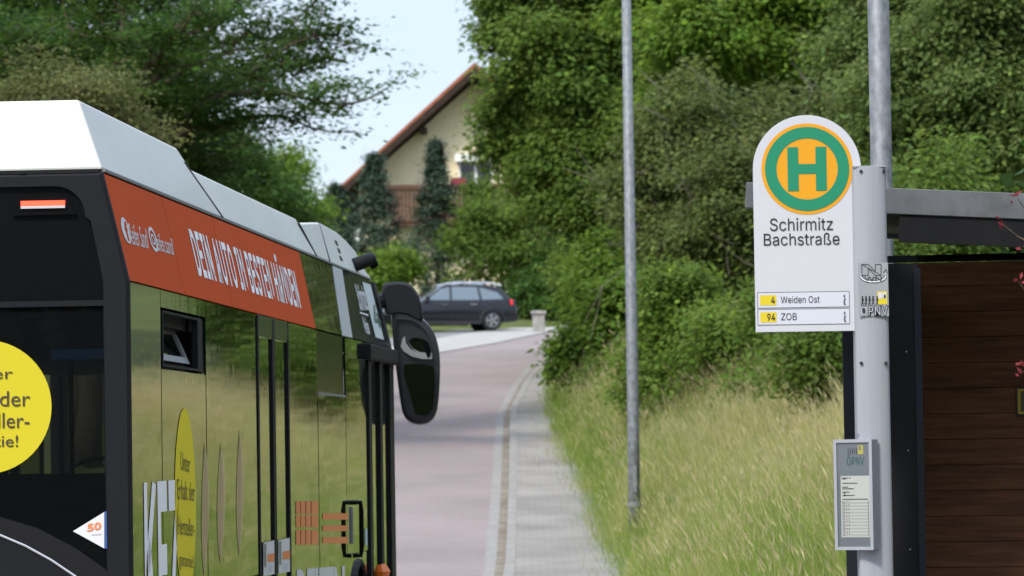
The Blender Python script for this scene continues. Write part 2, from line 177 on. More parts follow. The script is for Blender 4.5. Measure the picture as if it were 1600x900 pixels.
    'ZOB': [[2,26,2,204,345,1500,369,1586,394,1674,419,1761,445,1846,456,1765,410,1760,363,1757,317,1755,271,1755,0,1755,0,1973,528,1973,528,1793,190,519,165,426,139,334,112,243,84,153,74,234,120,239,166,242,211,244,257,244,532,244,532,26],[985,0,894,30,813,122,745,269,693,467,660,712,649,998,660,1285,693,1531,745,1729,813,1877,894,1968,985,1999,1077,1968,1158,1877,1226,1729,1277,1531,1309,1285,1320,998,1309,712,1277,467,1226,269,1158,122,1077,30],[985,229,1050,251,1107,317,1157,426,1195,577,1219,769,1227,998,1219,1229,1195,1422,1157,1573,1107,1682,1050,1748,985,1770,921,1748,863,1682,813,1572,775,1420,751,1228,743,998,751,769,775,578,813,427,863,317,921,251],[1469,26,1469,1973,1737,1973,1809,1956,1867,1904,1912,1822,1944,1717,1963,1594,1970,1457,1965,1343,1953,1251,1933,1178,1908,1120,1878,1077,1846,1047,1846,1030,1882,1010,1918,966,1950,896,1976,804,1993,687,1999,547,1992,407,1973,282,1939,176,1890,95,1826,43,1745,26],[1565,244,1743,244,1818,266,1868,331,1897,429,1906,549,1902,644,1887,730,1864,803,1833,860,1794,897,1748,909,1565,909],[1565,1118,1732,1118,1772,1129,1807,1160,1836,1209,1859,1275,1873,1356,1878,1450,1869,1569,1843,1667,1799,1733,1735,1755,1565,1755]],
    '4': [[0,415,0,623,1109,1999,1451,1999,369,652,369,639,1999,639,1999,415],[1296,0,1296,476,1296,574,1296,1248,1623,1248,1623,0]],
    '94': [[405,1999,481,1990,550,1962,614,1916,671,1853,719,1776,758,1684,787,1580,805,1467,810,1345,806,1249,792,1149,770,1046,736,932,688,801,627,653,341,0,167,0,593,960,607,960,594,924,578,889,558,857,535,828,509,803,481,782,451,767,419,758,384,755,311,763,244,788,183,830,130,887,85,958,48,1043,22,1139,5,1246,0,1364,6,1482,23,1592,53,1692,92,1780,140,1855,197,1917,261,1963,330,1990],[405,1785,358,1778,315,1760,275,1730,240,1688,210,1638,186,1579,168,1513,157,1441,154,1364,157,1285,168,1212,186,1146,210,1087,240,1038,275,998,315,968,358,950,405,944,452,950,496,967,536,997,571,1037,601,1086,625,1144,643,1209,654,1281,657,1358,654,1438,643,1512,625,1579,601,1638,571,1688,536,1730,496,1760,453,1778],[1069,409,1069,614,1585,1973,1744,1973,1241,643,1241,630,1999,630,1999,409],[1672,0,1672,470,1672,567,1672,1231,1824,1231,1824,0]],
    'ÖPNV': [[222,0,161,24,108,96,63,213,29,370,7,564,0,790,7,1018,29,1212,63,1369,108,1486,161,1559,222,1583,282,1559,336,1486,380,1369,414,1212,436,1018,443,790,436,564,414,370,380,213,336,96,282,24],[222,181,264,199,302,251,335,337,360,457,376,609,381,790,376,974,360,1126,335,1246,302,1332,264,1385,222,1402,179,1384,141,1332,108,1245,83,1125,67,973,62,790,67,609,83,458,108,338,141,251,179,199],[292,1755,277,1764,264,1791,255,1830,252,1877,255,1924,264,1963,277,1990,292,1999,307,1990,320,1963,329,1924,332,1877,329,1830,320,1791,307,1764],[152,1755,136,1764,124,1791,115,1830,112,1877,115,1924,124,1963,136,1990,152,1999,167,1990,179,1963,188,1924,191,1877,188,1830,179,1791,167,1764],[580,21,580,1562,751,1562,804,1546,846,1498,879,1422,902,1323,916,1206,921,1074,916,943,902,825,879,725,846,649,804,600,751,584,628,584,628,755,749,755,784,766,812,797,833,846,847,911,855,988,858,1074,855,1161,847,1237,833,1301,812,1350,784,1380,748,1391,643,1391,643,21],[1054,21,1054,1562,1128,1562,1331,574,1340,531,1350,478,1362,414,1374,344,1387,268,1400,187,1391,183,1389,267,1387,349,1386,426,1386,497,1385,560,1385,611,1385,1562,1448,1562,1448,21,1374,21,1193,900,1181,960,1169,1023,1155,1093,1140,1175,1122,1273,1100,1391,1112,1396,1113,1285,1115,1184,1116,1093,1117,1015,1117,950,1117,902,1117,21],[1746,21,1562,1562,1629,1562,1734,646,1744,555,1757,437,1771,291,1789,114,1776,114,1793,293,1807,439,1820,555,1829,646,1932,1562,1999,1562,1818,21]],
    'KFZ': [[67,572,67,849,94,939,120,1026,147,1110,174,1192,202,1273,230,1352,461,1999,590,1999,260,1084,255,1085],[0,0,0,1999,98,1999,98,1313,97,884,98,759,98,0],[474,0,194,1018,255,1215,590,0],[785,0,785,1999,1254,1999,1254,1775,883,1775,883,1093,1219,1093,1219,869,883,869,883,0],[1456,0,1456,182,1808,1513,1832,1602,1857,1692,1883,1781,1910,1869,1921,1786,1873,1780,1826,1777,1778,1775,1731,1775,1453,1775,1453,1999,1995,1999,1995,1814,1648,506,1623,411,1596,317,1568,223,1540,130,1529,213,1576,219,1623,222,1670,224,1717,224,1999,224,1999,0]],
    'DEIN AUTO IN BESTEN HÄNDEN': [[26,27,6,27,6,199,26,199,35,217,43,271,48,358,53,477,55,625,56,798,55,970,53,1116,49,1234,43,1320,36,1374,27,1391,5,1391,5,1564,27,1564,39,1541,48,1472,56,1360,62,1208,65,1020,66,798,65,575,62,385,56,232,48,120,38,50],[11,1564,11,27,0,27,0,1564],[91,27,91,1564,143,1564,143,1391,102,1391,102,890,140,890,140,718,102,718,102,199,143,199,143,27],[164,27,164,199,178,199,178,1391,164,1391,164,1564,203,1564,203,1391,189,1391,189,199,203,199,203,27],[226,27,226,1564,239,1564,273,579,275,536,276,482,278,419,281,349,283,273,285,193,283,189,283,272,283,354,283,431,282,502,282,564,282,616,282,1564,293,1564,293,27,280,27,250,904,248,963,246,1026,244,1096,241,1178,238,1275,234,1392,236,1398,236,1288,237,1186,237,1096,237,1018,237,954,237,906,237,27],[353,27,384,1564,396,1564,427,27,416,27,398,941,396,1036,394,1151,392,1294,389,1472,391,1472,388,1292,386,1148,384,1032,382,941,365,27],[369,456,369,627,412,627,412,456],[481,2,471,20,463,73,457,158,452,268,449,400,448,550,448,1564,458,1564,458,565,459,461,461,368,464,291,469,232,474,195,481,183,487,195,493,232,497,291,500,368,502,461,503,565,503,1564,513,1564,513,550,512,400,509,268,505,158,498,73,490,20],[537,1391,537,1564,600,1564,600,1391,574,1391,574,27,563,27,563,1391],[658,6,648,30,639,102,631,218,626,375,622,568,621,794,622,1021,626,1215,631,1371,639,1488,648,1560,658,1584,668,1560,677,1488,685,1371,691,1215,694,1021,695,794,694,568,691,375,685,218,677,102,668,30],[658,187,665,204,672,256,677,343,681,462,684,613,685,794,684,977,681,1128,677,1248,672,1334,665,1386,658,1404,651,1386,644,1334,639,1247,635,1127,632,976,631,794,632,613,635,463,639,343,644,257,651,204],[755,27,755,199,769,199,769,1391,755,1391,755,1564,794,1564,794,1391,780,1391,780,199,794,199,794,27],[817,27,817,1564,830,1564,864,579,866,536,867,482,869,419,871,349,874,273,876,193,874,189,874,272,874,354,873,431,873,502,873,564,873,616,873,1564,884,1564,884,27,871,27,841,904,839,963,837,1026,834,1096,832,1178,829,1275,825,1392,827,1398,827,1288,828,1186,828,1096,828,1018,828,954,828,906,828,27],[951,27,951,1564,981,1564,989,1550,996,1509,1001,1445,1004,1362,1006,1264,1007,1156,1007,1067,1005,994,1003,936,1000,891,997,857,993,832,993,819,997,804,1001,768,1005,714,1008,641,1010,549,1010,438,1010,328,1008,228,1004,145,998,81,991,40,982,27],[962,199,982,199,990,216,996,268,999,345,1000,439,1000,514,998,582,995,640,992,685,988,714,982,724,962,724],[962,889,981,889,985,897,989,922,992,961,995,1013,996,1077,997,1151,996,1245,993,1322,988,1374,981,1391,962,1391],[1035,27,1035,1564,1087,1564,1087,1391,1046,1391,1046,890,1084,890,1084,718,1046,718,1046,199,1087,199,1087,27],[1139,0,1131,14,1123,55,1117,120,1113,208,1110,316,1109,439,1120,439,1121,358,1123,292,1126,241,1130,204,1134,183,1139,175,1145,184,1150,209,1154,249,1157,304,1159,371,1159,448,1159,514,1157,567,1155,610,1151,645,1147,674,1143,698,1133,750,1124,814,1117,900,1112,1012,1111,1152,1112,1274,1115,1380,1119,1466,1125,1531,1132,1571,1140,1584,1148,1571,1155,1530,1160,1466,1165,1382,1168,1282,1169,1169,1158,1169,1156,1271,1152,1348,1147,1396,1140,1412,1134,1404,1130,1380,1126,1341,1124,1290,1122,1230,1121,1161,1122,1091,1124,1035,1127,991,1130,958,1134,932,1137,913,1146,871,1150,850,1154,823,1158,789,1162,745,1165,690,1168,624,1169,543,1170,446,1169,326,1166,219,1162,128,1156,59,1148,15],[1190,1391,1190,1564,1253,1564,1253,1391,1227,1391,1227,27,1216,27,1216,1391],[1277,27,1277,1564,1328,1564,1328,1391,1287,1391,1287,890,1325,890,1325,718,1287,718,1287,199,1329,199,1329,27],[1354,27,1354,1564,1367,1564,1401,579,1402,536,1404,482,1406,419,1408,349,1410,273,1412,193,1411,189,1411,272,1410,354,1410,431,1410,502,1410,564,1410,616,1410,1564,1421,1564,1421,27,1408,27,1378,904,1376,963,1373,1026,1371,1096,1369,1178,1366,1275,1362,1392,1364,1398,1364,1288,1364,1186,1365,1096,1365,1018,1365,954,1365,906,1365,27],[1488,27,1488,1564,1499,1564,1499,899,1543,899,1543,1564,1554,1564,1554,27,1543,27,1543,727,1499,727,1499,27],[1574,27,1605,1564,1617,1564,1648,27,1637,27,1619,941,1617,1036,1615,1151,1613,1294,1610,1472,1612,1472,1609,1292,1607,1148,1605,1032,1603,941,1586,27],[1590,456,1590,627,1633,627,1633,456],[1623,1756,1621,1764,1618,1791,1617,1830,1617,1877,1617,1924,1618,1963,1621,1990,1623,1999,1626,1990,1628,1963,1629,1924,1630,1877,1629,1830,1628,1791,1626,1764],[1599,1756,1597,1764,1595,1791,1593,1830,1593,1877,1593,1924,1595,1963,1597,1990,1599,1999,1602,1990,1604,1963,1606,1924,1606,1877,1606,1830,1604,1791,1602,1764],[1669,27,1669,1564,1682,1564,1716,579,1717,536,1719,482,1721,419,1723,349,1725,273,1728,193,1726,189,1726,272,1725,354,1725,431,1725,502,1725,564,1725,616,1725,1564,1736,1564,1736,27,1723,27,1693,904,1691,963,1689,1026,1686,1096,1684,1178,1681,1275,1677,1392,1679,1398,1679,1288,1679,1186,1680,1096,1680,1018,1680,954,1680,906,1680,27],[1790,27,1770,27,1770,199,1789,199,1799,217,1806,271,1812,358,1816,477,1819,625,1820,798,1819,970,1817,1116,1812,1234,1807,1320,1799,1374,1790,1391,1769,1391,1769,1564,1791,1564,1803,1541,1812,1472,1820,1360,1825,1208,1829,1020,1830,798,1829,575,1825,385,1820,232,1812,120,1802,50],[1774,1564,1774,27,1764,27,1764,1564],[1855,27,1855,1564,1907,1564,1907,1391,1866,1391,1866,890,1904,890,1904,718,1866,718,1866,199,1907,199,1907,27],[1932,27,1932,1564,1945,1564,1979,579,1981,536,1982,482,1984,419,1986,349,1989,273,1991,193,1989,189,1989,272,1989,354,1988,431,1988,502,1988,564,1988,616,1988,1564,1999,1564,1999,27,1986,27,1956,904,1954,963,1952,1026,1950,1096,1947,1178,1944,1275,1940,1392,1942,1398,1942,1288,1943,1186,1943,1096,1943,1018,1943,954,1943,906,1943,27]],
}
_txt = {}
GSIZE = {'Schirmitz': (2.6, .53), 'Bachstraße': (3.4, .52), 'Weiden Ost': (3.4, .52), 'ZOB': (1.35, .52), '4': (.42, .51), '94': (.85, .52), 'ÖPNV': (1.9, .68), 'KFZ': (1.3, .52), 'DEIN AUTO IN BESTEN HÄNDEN': (12.1, .66)}
def glyph_geo(s, bold=0.0):
    from mathutils.geometry import tessellate_polygon
    loops = [[(l[i] / 1999, l[i + 1] / 1999) for i in range(0, len(l), 2)] for l in GLYPHS[s]]
    if bold:                                                           # push every contour out along its normals
        W_, H_ = GSIZE[s]; new = []
        area = lambda l: sum(a[0] * b[1] - b[0] * a[1] for a, b in zip(l, l[1:] + l[:1]))
        big = max(loops, key=lambda l: abs(area(l))); sg0 = 1 if area(big) > 0 else -1
        for l in loops:
            q = [Vector((x * W_, y * H_)) for x, y in l]; n_ = len(q); r_ = []
            for i in range(n_):
                e0, e1 = (q[i] - q[i - 1]), (q[(i + 1) % n_] - q[i])
                if e0.length < 1e-6: e0 = e1
                if e1.length < 1e-6: e1 = e0
                e0 = e0.normalized(); e1 = e1.normalized(); m0 = Vector((e0.y, -e0.x)); m1 = Vector((e1.y, -e1.x)); m = m0 + m1
                if m.length < 1e-4: m = m0
                m = m.normalized(); m *= bold / max(.6, m.dot(m0)); p = q[i] + m * sg0; r_.append((p.x / W_, p.y / H_))
            new.append(r_)
        loops = new
    def inside(p, l):
        c = False
        for (x0, y0), (x1, y1) in zip(l, l[1:] + l[:1]):
            if (y0 > p[1]) != (y1 > p[1]) and p[0] < (x1 - x0) * (p[1] - y0) / (y1 - y0) + x0: c = not c
        return c
    par = [[j for j, m in enumerate(loops) if j != i and inside(l[0], m)] for i, l in enumerate(loops)]
    V, T = [], []
    for i, l in enumerate(loops):
        if len(par[i]) % 2: continue
        grp_ = [l] + [loops[j] for j in range(len(loops)) if i in par[j]]; n = len(V)
        T += [tuple(n + q for q in t) for t in tessellate_polygon([[Vector((x, y, 0)) for x, y in g_] for g_ in grp_])]
        V += [p for g_ in grp_ for p in g_]
    return V, T, 1
def text_geo(s, bold=0.0, spacing=1.0, line=1.0):
    k = (s, bold, spacing, line)
    if s in GLYPHS:
        return glyph_geo(s, bold)
    if k not in _txt:
        c = bpy.data.curves.new('t', 'FONT'); c.body = s; c.align_x = 'CENTER'; c.offset = bold; c.space_character = spacing; c.space_line = line
        c.resolution_u = 4
        o = bpy.data.objects.new('t', c); COL.objects.link(o)
        bpy.context.view_layer.update()
        me = bpy.data.meshes.new_from_object(o.evaluated_get(bpy.context.evaluated_depsgraph_get()))
        v = [tuple(x.co)[:2] for x in me.vertices]; f = [tuple(p.vertices) for p in me.polygons]
        bpy.data.objects.remove(o); bpy.data.curves.remove(c); bpy.data.meshes.remove(me)
        a = np.array(v); lo, hi = a.min(0), a.max(0)
        _txt[k] = ([tuple(x) for x in (a - lo) / (hi - lo)], f, (hi - lo)[0] / (hi - lo)[1])
    return _txt[k]
def on_quad(uv, q):
    u, v = uv; a, b, c, d = q         # lower-left, lower-right, upper-right, upper-left
    return a * (1 - u) * (1 - v) + b * u * (1 - v) + c * u * v + d * (1 - u) * v
def lettering(s, q, m, parent, off=(0, 0, 0), bold=0.0, spacing=1.0, line=1.0, name='lettering', aspect=None, thick=None):
    v, f, asp = text_geo(s, bold, spacing, line); q = [Vector(p) for p in q]; off = Vector(off)
    mb = MB(); mb.add([on_quad(x, q) + off for x in v], f)
    return mb.build(name, m, parent, fix=False)
def quad(q, m, parent, name, off=(0, 0, 0), thick=None, label=None):
    q = [Vector(p) + Vector(off) for p in q]
    if thick: return MB().prism(q, thick).build(name, m, parent, label=label)
    return MB().add(q, [(0, 1, 2, 3)]).build(name, m, parent, label=label, fix=False)
def fast_mesh(name, V, sizes, idx, col=None):
    me = bpy.data.meshes.new(name); me.vertices.add(len(V)); me.vertices.foreach_set('co', V.astype(np.float32).ravel())
    me.loops.add(len(idx)); me.loops.foreach_set('vertex_index', idx.astype(np.int32))
    me.polygons.add(len(sizes)); st = np.concatenate([[0], np.cumsum(sizes)[:-1]])
    me.polygons.foreach_set('loop_start', st.astype(np.int32))
    me.update(calc_edges=True)
    if col is not None:
        a = me.color_attributes.new('tint', 'FLOAT_COLOR', 'POINT'); c4 = np.ones((len(V), 4), np.float32); c4[:, :3] = col
        a.data.foreach_set('color', c4.ravel())
    return me

def leaf_mat(name, trans=.45, rough=.6, spec=.15):
    m = bpy.data.materials.new(name); m.use_nodes = True; t = m.node_tree; b = t.nodes['Principled BSDF']; o = t.nodes['Material Output']
    a = t.nodes.new('ShaderNodeAttribute'); a.attribute_name = 'tint'
    t.links.new(a.outputs['Color'], b.inputs['Base Color']); b.inputs['Roughness'].default_value = rough; b.inputs['Specular IOR Level'].default_value = spec
    tl = t.nodes.new('ShaderNodeBsdfTranslucent'); hs = t.nodes.new('ShaderNodeHueSaturation'); hs.inputs['Hue'].default_value = .485; hs.inputs['Value'].default_value = 1.5
    t.links.new(a.outputs['Color'], hs.inputs['Color']); t.links.new(hs.outputs[0], tl.inputs[0])
    ms = t.nodes.new('ShaderNodeMixShader'); ms.inputs[0].default_value = trans
    t.links.new(b.outputs[0], ms.inputs[1]); t.links.new(tl.outputs[0], ms.inputs[2]); t.links.new(ms.outputs[0], o.inputs[0])
    return m

# ------------------------------------------------------------------ the lie of the land
_Y = np.arange(-200, 1500, .5)
_sl = .085 * sstep(_Y, 42, 62) - .029 * sstep(_Y, 98, 106) - .03 * sstep(_Y, 150, 180) - .033 * sstep(_Y, 200, 260)
_Z = np.cumsum(_sl) * .5
def Zr(Y): return np.interp(Y, _Y, _Z)
def kerb(Y): return np.interp(Y, [-200, 0, 10, 18, 30, 53, 65, 83, 92, 100, 105, 110, 118, 128, 140, 160], [-1.4, -1.2, -1.1, -.98, -.66, -.40, -.36, -.33, 0, .44, 1.0, 2.2, 5, 12, 30, 60])
def left_edge(Y): return np.interp(Y, [-200, 85, 92, 96, 100, 104, 109, 118, 130, 140, 150, 165], [-7.6, -6.8, -6.2, -5.4, -4.2, -3.1, -1.9, -.5, .95, 3, 8, 20])
def grass_edge(Y): return np.interp(Y, [-200, 0, 24, 30, 45, 53, 65, 84, 95, 105, 112, 120], [2.4, 2.4, 2.2, 1.75, 1.5, 1.42, 1.2, .82, 1.0, 1.6, 3.6, 7])
def G(X, Y):
    X = np.asarray(X, float); Y = np.asarray(Y, float)
    z = Zr(Y).copy()
    e = X - grass_edge(Y)
    bank = ((.50) * np.clip(e, 0, 3.0) + .10 * np.clip(e - 3.0, 0, 8)) * sstep(Y, 22, 34) * (1 - sstep(Y, 104, 118))
    z = z + bank + .25 * sstep(-(X - left_edge(Y)), .5, 5)
    return z
def Gz(x, y): return float(G(np.array([x]), np.array([y]))[0])

# ground: one sheet out to the horizon
xs = np.unique(np.concatenate([np.linspace(-900, -60, 15), np.linspace(-60, -12, 25), np.arange(-12, 14, .33), np.linspace(14, 60, 24), np.linspace(60, 900, 15)]))
ys = np.unique(np.concatenate([np.linspace(-300, 0, 10), np.arange(0, 165, .8), np.linspace(165, 320, 32), np.linspace(320, 2200, 14)]))
XX, YY = np.meshgrid(xs, ys); ZZ = G(XX, YY)
inroad = (XX > left_edge(YY) - 1.2) & (XX < np.where(YY < 104, grass_edge(YY), kerb(YY)) - .15) & (YY < 158)
drive = (XX > -11) & (XX < left_edge(YY) + .5) & (YY > 102) & (YY < 138)
ZZ = ZZ - .22 * (inroad | drive) + np.where(YY > 165, .0, 0)
V = np.stack([XX, YY, ZZ], -1).reshape(-1, 3); nx = len(xs)
ii, jj = np.meshgrid(np.arange(len(ys) - 1), np.arange(nx - 1), indexing='ij'); a0 = (ii * nx + jj).ravel()
me = fast_mesh('ground', V, np.full(len(a0), 4), np.stack([a0, a0 + 1, a0 + nx + 1, a0 + nx], -1).ravel())
m_ground = mat('earth_and_turf', (.10, .115, .035), .95, .1, col2=(.055, .075, .02), scale=.8, bump=.02, bscale=6)
g = struct('ground', me, m_ground)

def strip(name, fl, fr, y0, y1, step, dz, m, cols=6, fz=None, bridge=None):
    yy = np.arange(y0, y1 + step * .5, step); u = np.linspace(0, 1, cols + 1)
    Y2, U = np.meshgrid(yy, u, indexing='ij'); X2 = fl(Y2) * (1 - U) + fr(Y2) * U
    Z2 = Zr(Y2) + dz; n = cols + 1
    V = np.stack([X2, Y2, Z2], -1).reshape(-1, 3)
    i, j = np.meshgrid(np.arange(len(yy) - 1), np.arange(cols), indexing='ij'); a = (i * n + j).ravel()
    return fast_mesh(name, V, np.full(len(a), 4), np.stack([a, a + 1, a + n + 1, a + n], -1).ravel())
def asphalt(name, c1, c2):
    m = mat(name, c1, .9, .25, col2=c2, scale=.35, bump=.004, bscale=120)
    t = m.node_tree; b = t.nodes['Principled BSDF']; src = b.inputs['Base Color'].links[0].from_socket
    n = t.nodes.new('ShaderNodeTexNoise'); n.inputs['Scale'].default_value = 60; n.inputs['Detail'].default_value = 3
    c = t.nodes.new('ShaderNodeTexCoord'); t.links.new(c.outputs['Object'], n.inputs[0])
    r = t.nodes.new('ShaderNodeMapRange'); r.inputs[1].default_value = .3; r.inputs[2].default_value = .7; r.inputs[3].default_value = .8; r.inputs[4].default_value = 1.2; t.links.new(n.outputs['Fac'], r.inputs[0])
    mm = t.nodes.new('ShaderNodeMix'); mm.data_type = 'RGBA'; mm.blend_type = 'MULTIPLY'; mm.inputs['Factor'].default_value = 1
    t.links.new(src, mm.inputs['A']); t.links.new(r.outputs[0], mm.inputs['B']); t.links.new(mm.outputs['Result'], b.inputs['Base Color']); return m
m_road = asphalt('reddish_asphalt', (.262, .216, .206), (.20, .164, .156))
struct('road', strip('road', lambda Y: left_edge(Y), lambda Y: kerb(Y), -60, 156, 1, 0.0, m_road, 8), m_road)
m_conc = mat('pale_concrete', (.36, .35, .325), .85, .2, col2=(.27, .26, .24), scale=2.5)
m_dirt = mat('gutter_dirt', (.13, .10, .07), .95, .1, col2=(.25, .23, .195), scale=3)
m_kerb = mat('kerb_stone', (.28, .265, .245), .9, .2, col2=(.19, .18, .165), scale=4)
struct('gutter_stones', strip('gutter_stones', lambda Y: kerb(Y) - .02, lambda Y: kerb(Y) + .13, -60, 108, 1, .004, m_kerb, 1), m_kerb)
struct('gutter_dirt', strip('gutter_dirt', lambda Y: kerb(Y) + .13, lambda Y: kerb(Y) + .25, -60, 108, 1, .002, m_dirt, 1), m_dirt)
# kerb stones: a raised row with joints
def kerb_row(name, f, wd, h, y0, y1, m):
    mb = MB(); y = y0
    while y < y1:
        ya, yb = y + .008, y + .992
        xa, xb = float(f(ya)), float(f(yb)); za, zb = float(Zr(ya)), float(Zr(yb))
        b = [(xa, ya, za - .1), (xa + wd, ya, za - .1), (xb + wd, yb, zb - .1), (xb, yb, zb - .1)]
        t_ = [(xa + .02, ya, za + h), (xa + wd, ya, za + h), (xb + wd, yb, zb + h), (xb + .02, yb, zb + h)]
        mb.loft([b, t_]); y += 1
    return struct(name, mb.me(name), m)
kerb_row('kerb', lambda Y: kerb(Y) + .24, .15, .10, -20, 107, m_kerb)
m_pave = bpy.data.materials.new('grey_pavers'); m_pave.use_nodes = True
t = m_pave.node_tree; b = t.nodes['Principled BSDF']; b.inputs['Roughness'].default_value = .9; b.inputs['Specular IOR Level'].default_value = .2
c = t.nodes.new('ShaderNodeTexCoord'); br = t.nodes.new('ShaderNodeTexBrick'); br.inputs['Scale'].default_value = 1; br.inputs['Brick Width'].default_value = .2; br.inputs['Row Height'].default_value = .2
br.inputs['Mortar Size'].default_value = .006; br.inputs['Color1'].default_value = (.25, .232, .21, 1); br.inputs['Color2'].default_value = (.228, .212, .192, 1); br.inputs['Mortar'].default_value = (.20, .185, .165, 1)
n = t.nodes.new('ShaderNodeTexNoise'); n.inputs['Scale'].default_value = .6; n.inputs['Detail'].default_value = 6
r = t.nodes.new('ShaderNodeMapRange'); r.inputs[1].default_value = .3; r.inputs[2].default_value = .7; r.inputs[3].default_value = .72; r.inputs[4].default_value = 1.15
mm = t.nodes.new('ShaderNodeMix'); mm.data_type = 'RGBA'; mm.blend_type = 'MULTIPLY'; mm.inputs['Factor'].default_value = 1
for a_, b_ in ((c.outputs['Object'], br.inputs[0]), (c.outputs['Object'], n.inputs[0]), (n.outputs['Fac'], r.inputs[0]), (br.outputs['Color'], mm.inputs['A']), (r.outputs[0], mm.inputs['B']), (mm.outputs['Result'], b.inputs['Base Color'])): t.links.new(a_, b_)
struct('pavement', strip('pavement', lambda Y: kerb(Y) + .385, lambda Y: np.maximum(grass_edge(Y) + .1, kerb(Y) + .9), -60, 107, 1, .095, m_pave, 4), m_pave)
struct('far_pavement', strip('far_pavement', lambda Y: left_edge(Y) - 2.6, lambda Y: left_edge(Y), 96, 156, 1, .02, m_conc, 2), m_conc)
m_grey = asphalt('grey_asphalt', (.19, .19, .186), (.15, .15, .146))
struct('driveway', strip('driveway', lambda Y: Y * 0 - 10.5, lambda Y: left_edge(Y) - 2.6, 103, 137, 1, .012, m_grey, 6), m_grey)

# ------------------------------------------------------------------ vegetation builders
m_leaf = leaf_mat('leaves'); m_conifer = leaf_mat('conifer_needles', .12, .7, .2)
m_bark = mat('bark', (.085, .062, .045), .95, .1, var=.4, scale=8, bump=.02, bscale=25)
m_twig = mat('dry_twigs', (.19, .165, .13), .95, .1)

def leaf_quads(C, N, D, ln, wd, fold=.0):
    """C centres, N normals, D directions along the leaf"""
    D = D - N * (D * N).sum(1, keepdims=True); D /= np.linalg.norm(D, axis=1, keepdims=True) + 1e-9
    W = np.cross(N, D); ln = ln[:, None]; wd = wd[:, None]
    V = np.stack([C - D * ln * .5, C + W * wd * .5 - D * ln * .05, C + D * ln * .5, C - W * wd * .5 - D * ln * .05], 1)
    return V.reshape(-1, 3)
def unit(n):
    v = rng.normal(size=(n, 3)); return v / np.linalg.norm(v, axis=1, keepdims=True)

def crown_points(blobs, per_m2=7.0, shell=.5, lump=.3, lscale=1.2, subs=15, sub_r=(.26, .44)):
    """clump positions: a thin core plus many leafy bosses standing out of it, so that gaps and shade fall between them"""
    C, Nn, T = [], [], []
    for (cx, cy, cz, rx, ry, rz) in blobs:
        c0 = np.array([cx, cy, cz]); rr = np.array([rx, ry, rz]); Rm = (rx + ry + rz) / 3
        n = int(per_m2 * .55 * 4 * math.pi * ((rx * ry + rx * rz + ry * rz) / 3)) + 6
        d = unit(n); r_ = .35 + .5 * rng.random(n) ** .6
        C.append(c0 + d * r_[:, None] * rr); Nn.append(d); T.append(np.full(n, .25) + .25 * rng.random(n))
        for k in range(subs):
            u = unit(1)[0]; u[2] = u[2] * .9 + .1; q = rng.uniform(*sub_r); sc = c0 + u * rr * (1 - q * .55) * (.86 + lump * rng.random()); tone = rng.random()
            sr = np.array([Rm * q * rng.uniform(.85, 1.25), Rm * q, Rm * q * rng.uniform(.6, .95)])
            n = int(per_m2 * .9 * 4 * math.pi * (sr[0] * sr[2])) + 4
            d = unit(n); d[:, 2] += .25; d /= np.linalg.norm(d, axis=1, keepdims=True)
            r_ = (.55 + .5 * rng.random(n) ** .7) * (1 + .25 * rng.normal(size=n))
            C.append(sc + d * r_[:, None] * sr); m_ = d * .8 + u * .4; Nn.append(m_ / np.linalg.norm(m_, axis=1, keepdims=True)); T.append(np.clip(tone * .75 + .25 * rng.random(n), 0, 1))
    return np.concatenate(C), np.concatenate(Nn), np.concatenate(T)

def foliage(name, P, Nn, parent, pal, leaf=.10, per=34, sig=.22, m=None, ground_clip=True, aspect=.55, droop=.3, hue=.12, flat=.62, tone=None):
    n = len(P)
    idx = np.repeat(np.arange(n), per)
    off = rng.normal(size=(len(idx), 3)) * np.array([sig, sig, sig * flat])
    C = P[idx] + off
    Nl = Nn[idx] * .6 + np.array([0, 0, .7]) + rng.normal(size=C.shape) * .45
    Nl /= np.linalg.norm(Nl, axis=1, keepdims=True)
    D = Nn[idx] * .6 + off / sig * .4 + np.array([0, 0, -droop]) + rng.normal(size=C.shape) * .5
    ln = leaf * (.55 + .9 * rng.random(len(C))); wd = ln * aspect * (.8 + .4 * rng.random(len(C)))
    if ground_clip:
        k = C[:, 2] > G(C[:, 0], C[:, 1]) + .02; C, Nl, D, ln, wd, idx = C[k], Nl[k], D[k], ln[k], wd[k], idx[k]
    V = leaf_quads(C, Nl, D, ln, wd)
    pal = np.array(pal); cl = tone if tone is not None else rng.random(n) ** 1.1
    base = pal[0] * (1 - cl[:, None]) + pal[1] * cl[:, None]                # clump tone between two leaf colours
    col = base[idx] * (1 + hue * rng.normal(size=(len(C), 1)) * 1.3) * (1 + hue * .5 * rng.normal(size=(len(C), 3)))
    young = rng.random(len(C)) < .05; col[young] = col[young] * np.array([1.5, 1.45, 1.2])
    col = np.clip(col, .004, .5)
    me = fast_mesh(name, V, np.full(len(C), 4), np.arange(4 * len(C)), np.repeat(col, 4, 0))
    return link(name, me, parent, m or m_leaf)

def limb(mb, a, b, r0_, r1_, sag=.0, seg=5, wob=.06):
    a, b = Vector(a), Vector(b); ln = (b - a).length; pts = []
    for i in range(seg + 1):
        u = i / seg; p = a.lerp(b, u) + Vector((0, 0, sag * ln * math.sin(u * math.pi)))
        if 0 < i < seg: p += Vector((random.gauss(0, wob), random.gauss(0, wob), random.gauss(0, wob))) * ln * .5
        pts.append(p)
    mb.tube(pts, [r0_ + (r1_ - r0_) * i / seg for i in range(seg + 1)], 6); return pts

